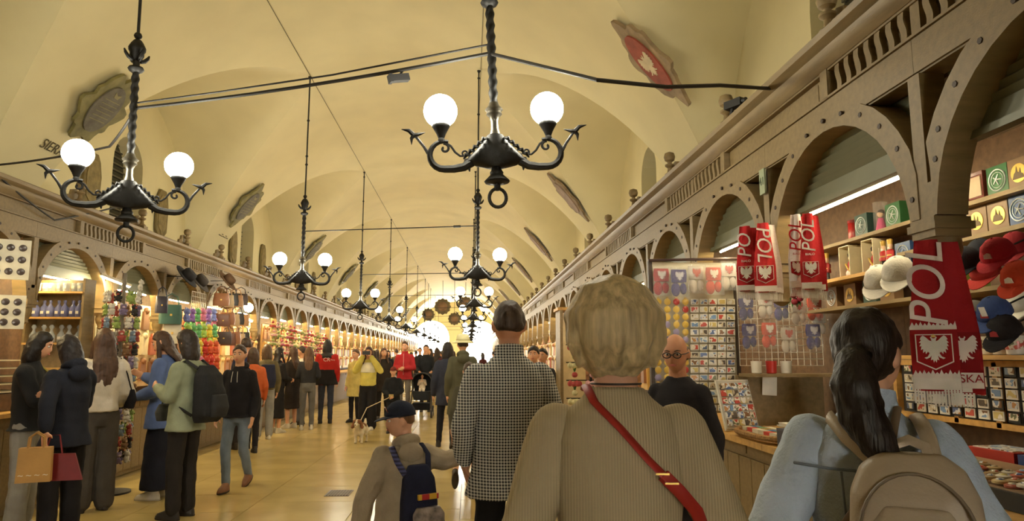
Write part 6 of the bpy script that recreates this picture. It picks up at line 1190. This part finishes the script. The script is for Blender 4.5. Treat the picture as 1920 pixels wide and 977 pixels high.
# ================================================================== handbag-side stalls (fronts face +x)
GLS = M('clear_glass', (206, 212, 214), 0.08, na=0.0, alpha=0.42); GLB = M('violet_glass', (120, 124, 170), 0.08, na=0.0, alpha=0.62)
su = E('glass_shelves', (-4.38, 7.70, 0), 0, 'open wooden shelf unit with three rows of glassware', 'shelf unit')
O('back', MB().box((0, 0.10, 1.715), (0.60, 0.02, 1.15)), WOOD, su)
for x in (-0.287, 0.287): O('side', MB().box((x, 0.0, 1.715), (0.025, 0.20, 1.15)), WOOD, su)
for z in (2.14, 1.87, 1.60, 1.34): O('shelf', MB().box((0, -0.01, z), (0.57, 0.22, 0.02)), WOOD_L, su)
O('plinth', MB().box((0, 0, 1.05), (0.57, 0.20, 0.19)), WOOD_D, su)
GK = [('glass_tumbler', [(0.028, 0), (0.034, 0.01), (0.036, 0.095), (0.033, 0.095), (0.026, 0.015)], GLS, 'clear glass tumbler on the top glassware shelf', 'tumblers on the top glassware shelf', 'tumbler'),
      ('glass_carafe', [(0.03, 0), (0.038, 0.01), (0.038, 0.10), (0.014, 0.135), (0.012, 0.15), (0.018, 0.165), (0.012, 0.18)], GLB, 'violet tinted glass carafe on the middle glassware shelf', 'carafes on the middle glassware shelf', 'carafe'),
      ('glass_decanter', [(0.03, 0), (0.042, 0.012), (0.040, 0.08), (0.016, 0.12), (0.012, 0.14), (0.026, 0.165), (0.014, 0.19)], GLS, 'clear stoppered decanter on the lower glassware shelf', 'decanters on the lower glassware shelf', 'decanter')]
for r_, (nm, pf, mt, lb, g, ct) in enumerate(GK):
    me = MB().lathe(pf, n=12).mesh(nm, [mt], 60)
    for i in range(7 if r_ < 2 else 6):
        o = E(nm, (-4.38 - 0.22 + i * (0.074 if r_ < 2 else 0.09), 7.66 + 0.02 * (i % 2), (2.1505, 1.8805, 1.6105)[r_]), 0, lb, ct, g); O('vessel', me, mt, o); O('foil_label', cached(('gl', r_), lambda: MB().box((0, -0.040, 0.05), (0.03, 0.003, 0.03)).mesh('foil_label', [paint((214, 206, 190))])), WHITE, o)
O('door_panel', MB().box((-4.66, 8.20, 1.63), (0.36, 0.05, 1.34)), WOOD_D, label='dark wooden door panel between the glassware and the plush toys', cat='door panel')
# showcase and boards by the near end
sc_ = E('showcase', (-4.66, 7.0, 0), LZ, 'lit white showcase counter with stacked shelves near the glassware', 'showcase'); O('base', MB().box((0, 0, 1.035), (0.8, 0.5, 0.16)), WOOD_D, sc_)
for i in range(5): O('shelf', MB().box((0, -0.02, 1.13 + i * 0.075), (0.8, 0.44, 0.012)), paint((226, 214, 180)), sc_)
O('back', MB().box((0, 0.2, 1.3), (0.8, 0.02, 0.36)), paint((230, 220, 190)), sc_)
for i, (z, h_, lb) in enumerate(((2.33, 0.36, 'white jewellery board with dark pendants beside the shutter'), (1.86, 0.30, 'tilted white palette of dark round brooches'))):
    jb = E('jewellery_board', (-4.12, 6.42, z), LZ - 1.1, lb, 'jewellery board'); O('board', MB().box((0, 0, 0), (0.30, 0.02, h_)), paint((222, 212, 186)), jb)
    for a in range(3):
        for b in range(3): O('brooch', MB().lathe([(0.032, 0), (0.026, 0.012), (0.01, 0.016)], n=12, mat=Matrix.Translation((-0.09 + 0.09 * a, -0.011, -0.3 * h_ + 0.3 * h_ * b)) @ XF), paint((70, 58, 54), 0.3), jb)
# hanging plush column
PC = [((206, 200, 190), (226, 220, 210)), ((50, 46, 46), (150, 70, 62)), ((160, 74, 66), (216, 196, 180)), ((146, 166, 92), (100, 116, 70)), ((206, 180, 110), (180, 140, 84)), ((120, 106, 140), (190, 176, 196)), ((130, 98, 70), (200, 170, 136)), ((120, 138, 160), (206, 210, 214)), ((206, 166, 166), (226, 206, 204))]
ps_ = E('toy_stand', (-3.89, 8.03, 0), 0, 'tall rotating stand hidden under plush key toys', 'stand'); O('pole', MB().tube([(0, 0, 0.03), (0, 0, 2.40)], 0.025, 8), paint((120, 110, 96)), ps_); O('base', MB().lathe([(0.22, 0), (0.22, 0.02), (0.03, 0.05)], n=20), BLACK, ps_)
for i in range(118):
    lv, sl_ = divmod(i, 9); z = 0.40 + 0.145 * lv; a = 2 * PI * (sl_ + 0.5 * (lv % 2)) / 9; r = 0.165; c_ = PC[(i * 5 + i // 7) % 9] if z < 2.0 else PC[(0, 1, 3, 0, 2, 0)[i % 6]]
    plush(Vector((-3.89 + r * math.cos(a), 8.03 + r * math.sin(a), z)), c_[0], c_[1], 'small bright plush toy hanging on the toy stand', 'plush toys on the toy stand', random.uniform(0.74, 0.80), a + PI / 2)
# picture print rack, notice, lamp
pr_ = E('print_rack', (-4.66, 9.25, -0.08), LZ + 0.25, 'pale rack of matted picture prints above the women', 'print rack'); O('panel', MB().box((0, 0.02, 1.75), (0.98, 0.02, 1.12)), paint((226, 214, 178)), pr_)
for c_ in range(2):
    for r_ in range(6):
        f = O('mat_board', MB().box((-0.22 + 0.46 * c_, 0, 2.20 - r_ * 0.185), (0.40, 0.012, 0.165)), paint((232, 222, 196)), pr_); O('print', MB().box((-0.22 + 0.46 * c_, -0.008, 2.20 - r_ * 0.185), (0.28, 0.004, 0.105)), M('sepia_%d' % (r_ % 3 + 3 * c_), [(196, 170, 134), (206, 176, 150), (190, 176, 150), (92, 80, 72), (110, 92, 84), (84, 78, 74)][r_ % 3 + 3 * c_], 0.5, ns=16, na=0.5), f)
O('leg', MB().box((-0.35, 0.03, 1.12), (0.03, 0.02, 0.16)).box((0.35, 0.03, 1.12), (0.03, 0.02, 0.16)), WOOD, pr_)
nt_ = E('notice', (-4.70, 9.93, 1.92), LZ + 0.5, 'plain cream notice sheet beside the print rack', 'notice'); O('sheet', MB().box((0, 0, 0), (0.34, 0.006, 0.42)), paint((226, 206, 150)), nt_)
for i in range(4): O('text_line', MB().box((0, -0.004, 0.11 - 0.06 * i), (0.20 - 0.03 * (i % 2), 0.002, 0.012)), paint((150, 126, 84)), nt_)
LAMPG = emitter('lamp_glow', (255, 236, 190), 220)
for (x, y, z, lb) in ((-4.17, 8.40, 2.34, 'bright tilted strip lamp above the plush toy column'), (*AX(457, 597, LX + 0.16), 'bright strip lamp just under the round lamp')):
    lp = E('strip_lamp', (x, y, z), 0.6, lb, 'lamp'); O('housing', MB().box((0, 0, 0.02), (0.34, 0.06, 0.03)), WHITE, lp, rot=(0, 0.35, 0)); O('diffuser', MB().box((0, 0, 0), (0.32, 0.05, 0.014)), LAMPG, lp, rot=(0, 0.35, 0))
gp = AX(466, 577, LX + 0.24); gl_ = E('globe_lamp', gp, 0, 'bright round lamp between the leather satchels and the flowers', 'lamp'); O('bulb', MB().ell((0, 0, 0), 0.085, 16, 12), emitter('bulb_glow', (255, 230, 180), 90), gl_, smooth=180); O('bracket', MB().tube([(0, 0, 0.08), (-0.05, 0, 0.2), (-0.12, 0, 0.24)], 0.012, 6), BRASS if 'BRASS' in globals() else GOLD, gl_); O('collar', MB().lathe([(0.03, 0.075), (0.03, 0.10), (0.015, 0.11)], n=10), GOLD, gl_)
# handbags, satchels and hats
def bag_thing(p, rz, w, h, d, col, label, group=None, flap=True):
    b = E('handbag', p, rz, label, 'handbag', group); mt = M('leather_%02x%02x%02x' % tuple(col), col, 0.45, ns=6, na=0.15)
    O('bag_body', MB().ring([(0, 0, -h / 2, w * 0.48, d * 0.45), (0, 0, -h * 0.1, w * 0.5, d * 0.5), (0, 0, h / 2, w * 0.42, d * 0.25)], n=18, e=4), mt, b)
    if flap: O('flap', MB().ring([(0, -d * 0.12, -h * 0.05, w * 0.40, d * 0.42), (0, -d * 0.1, h * 0.3, w * 0.45, d * 0.42), (0, 0, h * 0.53, w * 0.44, d * 0.3)], n=18, e=3.5), mt, b); O('clasp', MB().box((0, -d * 0.55, -h * 0.02), (w * 0.09, 0.012, h * 0.10)), GOLD, b)
    O('handle', MB().tube([(-w * 0.34, 0, h * 0.46), (-w * 0.25, 0, h * 0.95), (0, 0, h * 1.12), (w * 0.25, 0, h * 0.95), (w * 0.34, 0, h * 0.46)], 0.009, 6), mt, b)
    return b
BR = [((150, 98, 60), 'tan'), ((110, 66, 42), 'chestnut'), ((66, 46, 36), 'dark brown'), ((176, 130, 84), 'honey'), ((44, 40, 38), 'black'), ((190, 160, 116), 'sand')]
for px, py, col, w, h, lb in ((320, 590, (60, 96, 90), 0.30, 0.26, 'teal handbag hanging beside the cream notice'), (303, 572, (46, 44, 62), 0.16, 0.22, 'small navy bag hanging beside the teal handbag'), (322, 624, (206, 200, 186), 0.26, 0.30, 'white tote under the teal handbag')):
    bag_thing(AX(px, py, LX + 0.16), 0.5, w, h, 0.09, col, lb)
for i in range(15):
    c_, n_ = BR[(i * 5) % 6]; px = 415 + (i % 5) * 9 + (i // 5) * 2; py = 562 + (i // 5) * 36 + 3 * (i % 2)
    bag_thing(AX(px, py, LX + 0.21), 0.25 + 0.15 * (i % 3), 0.26, 0.20, 0.08, c_, n_ + ' leather satchel hanging on the leather stall', 'leather satchels on the stall front')
for px, py, col, lb in ((348, 520, (44, 42, 44), 'large black felt hat on top of the handbag stall'), (425, 528, (96, 72, 52), 'brown felt hat on top of the leather stall'), (372, 530, (66, 60, 56), 'dark grey felt hat beside the black one')):
    q = AX(px, py, LX + 0.26); f = E('felt_hat', q, rot=(0, 0.9, 0), label=lb, cat='hat'); mt = cloth(col); O('hook', MB().tube([(0, 0, 0.02), (-0.17, 0, -0.20)], 0.006, 5), IRON, f); O('brim', MB().lathe([(0.10, 0), (0.19, 0.01), (0.20, 0.02), (0.19, 0.025), (0.09, 0.02)], n=20), mt, f, smooth=180); O('crown', MB().lathe([(0.10, 0.01), (0.10, 0.08), (0.085, 0.12), (0.04, 0.125), (0.01, 0.115)], n=18), mt, f, smooth=180)
gr_ = E('wire_rack', AX(372, 575, LX + 0.06), LZ, 'square white wire rack above the bright plush heap', 'wire rack')
for i in range(9): O('wire', MB().tube([(-0.28 + 0.07 * i, 0, -1.02), (-0.28 + 0.07 * i, 0, 0.22)], 0.005, 5), WIRE, gr_)
for i in range(-11, 7): O('wire', MB().tube([(-0.28, 0, -0.22 + 0.073 * i), (0.28, 0, -0.22 + 0.073 * i)], 0.005, 5), WIRE, gr_)
HP = [((120, 130, 190), (170, 176, 214)), ((110, 180, 120), (160, 210, 150)), ((206, 120, 150), (230, 170, 186)), ((170, 206, 100), (206, 226, 150)), ((226, 206, 80), (236, 222, 140)), ((214, 96, 60), (236, 150, 110)), ((150, 110, 180), (190, 160, 210)), ((196, 60, 50), (226, 120, 100))]
HN = ['blue', 'green', 'pink', 'lime', 'yellow', 'orange', 'violet', 'red']
for i in range(44):
    r_ = i // 6; k = [0, 6, 1, 2, 6, 0, 1, 1, 2, 3, 0, 2, 3, 1, 1, 3, 4, 1, 3, 4, 4, 5, 3, 4, 5, 5, 4, 7, 5, 5, 7, 5, 4, 7, 7, 5, 7, 5, 2, 7, 7, 5, 2, 5][i]
    q = AX(350 + (i % 6) * 10 + r_ * 1, 588 + r_ * 15, LX + (0.14 if r_ % 2 else 0.31)); hook(plush(q, HP[k][0], HP[k][1], HN[k] + ' plush toy in the bright heap under the wire rack', HN[k] + ' plush toys in the bright heap', 1.2, LZ), (LX + 0.05 - q.x, 0, 0.03))
# flower stall, lit panels and mixed goods along both rows
fk = E('flower_rack', (LX + 0.10, 0, 0), 0, 'thin wire rack carrying the hanging bouquets', 'rack')
for r_ in range(4): O('wire', MB().tube([AX(498, 606 + r_ * 17, LX + 0.10) - Vector((LX + 0.10, 0, 0)), AX(606, 632 + r_ * 10, LX + 0.10) - Vector((LX + 0.10, 0, 0))], 0.006, 5), WIRE, fk)
for r_ in range(4):
    a_, b_ = AX(498, 606 + r_ * 17, LX + 0.10), AX(606, 632 + r_ * 10, LX + 0.10)
    for c_ in range(16): i = r_ * 16 + c_; flower_ball(a_.lerp(b_, (c_ + 0.5) / 16) + Vector((0.10, 0.08 * (r_ % 2), -0.02)), (i * 7 + i // 5) % 6, 'artificial bouquet hanging on the flower stall rack', 'bouquets on the flower stall', 1.0)
def goods_panel(row, Yc, i, label, group):
    X = RX if row == 'R' else LX; s = 1 if row == 'R' else -1; rz = RZ if row == 'R' else LZ
    g = E('goods_panel', (X + s * 0.42, Yc, 0), rz, label, 'display', group)
    pal = [(226, 190, 110), (214, 196, 150), (196, 150, 90), (226, 206, 160), (180, 120, 80)]
    O('panel', cached(('gp', i % 5), lambda: MB().box((0, 0, 1.62), (1.10, 0.03, 1.15)).mesh('panel', [paint(pal[i % 5])])), WHITE, g)
    for j in range(4):
        for k in range(3): O('item', cached(('gi', (i + j * 2 + k) % 6), lambda: MB().box((0, -0.03, 0), (0.20, 0.04, 0.26), tap=0.8).ell((0, -0.035, 0.14), 0.05, 8, 6).mesh('item', [paint([(170, 92, 64), (206, 176, 120), (190, 150, 84), (150, 104, 70), (226, 210, 176), (120, 84, 58)][(i + j * 2 + k) % 6])])), WHITE, g, loc=(-0.40 + 0.27 * j, 0, 1.26 + 0.36 * k))
for k in range(4, 30):
    if k >= 4: goods_panel('R', R_POST0 + (k - 0.5) * PITCHS, k * 3, 'lit panel of hanging souvenirs beyond the magnet board', 'goods panels beyond the magnet board')
for k in range(8, 30): goods_panel('L', L_POST0 + (k - 0.5) * PITCHS, k * 2, 'lit cream panel of small goods beyond the flower stall', 'goods panels beyond the flower stall')
for k in range(3, 8): goods_panel('L', L_POST0 + (k - 0.5) * PITCHS, k, 'panel of hanging goods behind the handbags and bouquets', 'goods panels behind the handbags')
# floor grating
gq = AZ(636, 925, 0); fg = E('drain_grate', (gq.x, gq.y, 0.001), 0.0, 'small metal grate set in the stone floor', 'floor grate'); O('frame', MB().box((0, 0, 0.002), (0.26, 0.34, 0.004)), M('grate_metal', (112, 98, 82), 0.5, 0.4), fg)
for i in range(8): O('bar', MB().box((-0.105 + i * 0.03, 0, 0.005), (0.012, 0.30, 0.004)), M('grate_bar', (84, 72, 60), 0.5, 0.4), fg)
# ================================================================== fuse the figures into continuous meshes
dg = bpy.context.evaluated_depsgraph_get(); _done = {}
for o in [o for o in scene.objects if o.type == 'MESH' and o.modifiers]:
    key = o.data.name
    if key not in _done or o.data.users == 1:
        me = bpy.data.meshes.new_from_object(o.evaluated_get(dg)); me.name = o.name.split('.')[0]
        me.polygons.foreach_set('use_smooth', [True] * len(me.polygons)); me.update(); _done[key] = me
    o['__me'] = key
for o in [o for o in scene.objects if '__me' in o.keys()]:
    k = o['__me']; del o['__me']; mats = [s.material for s in o.material_slots]; o.modifiers.clear(); o.data = _done[k]
    if mats and not o.data.materials: [o.data.materials.append(mm) for mm in mats]
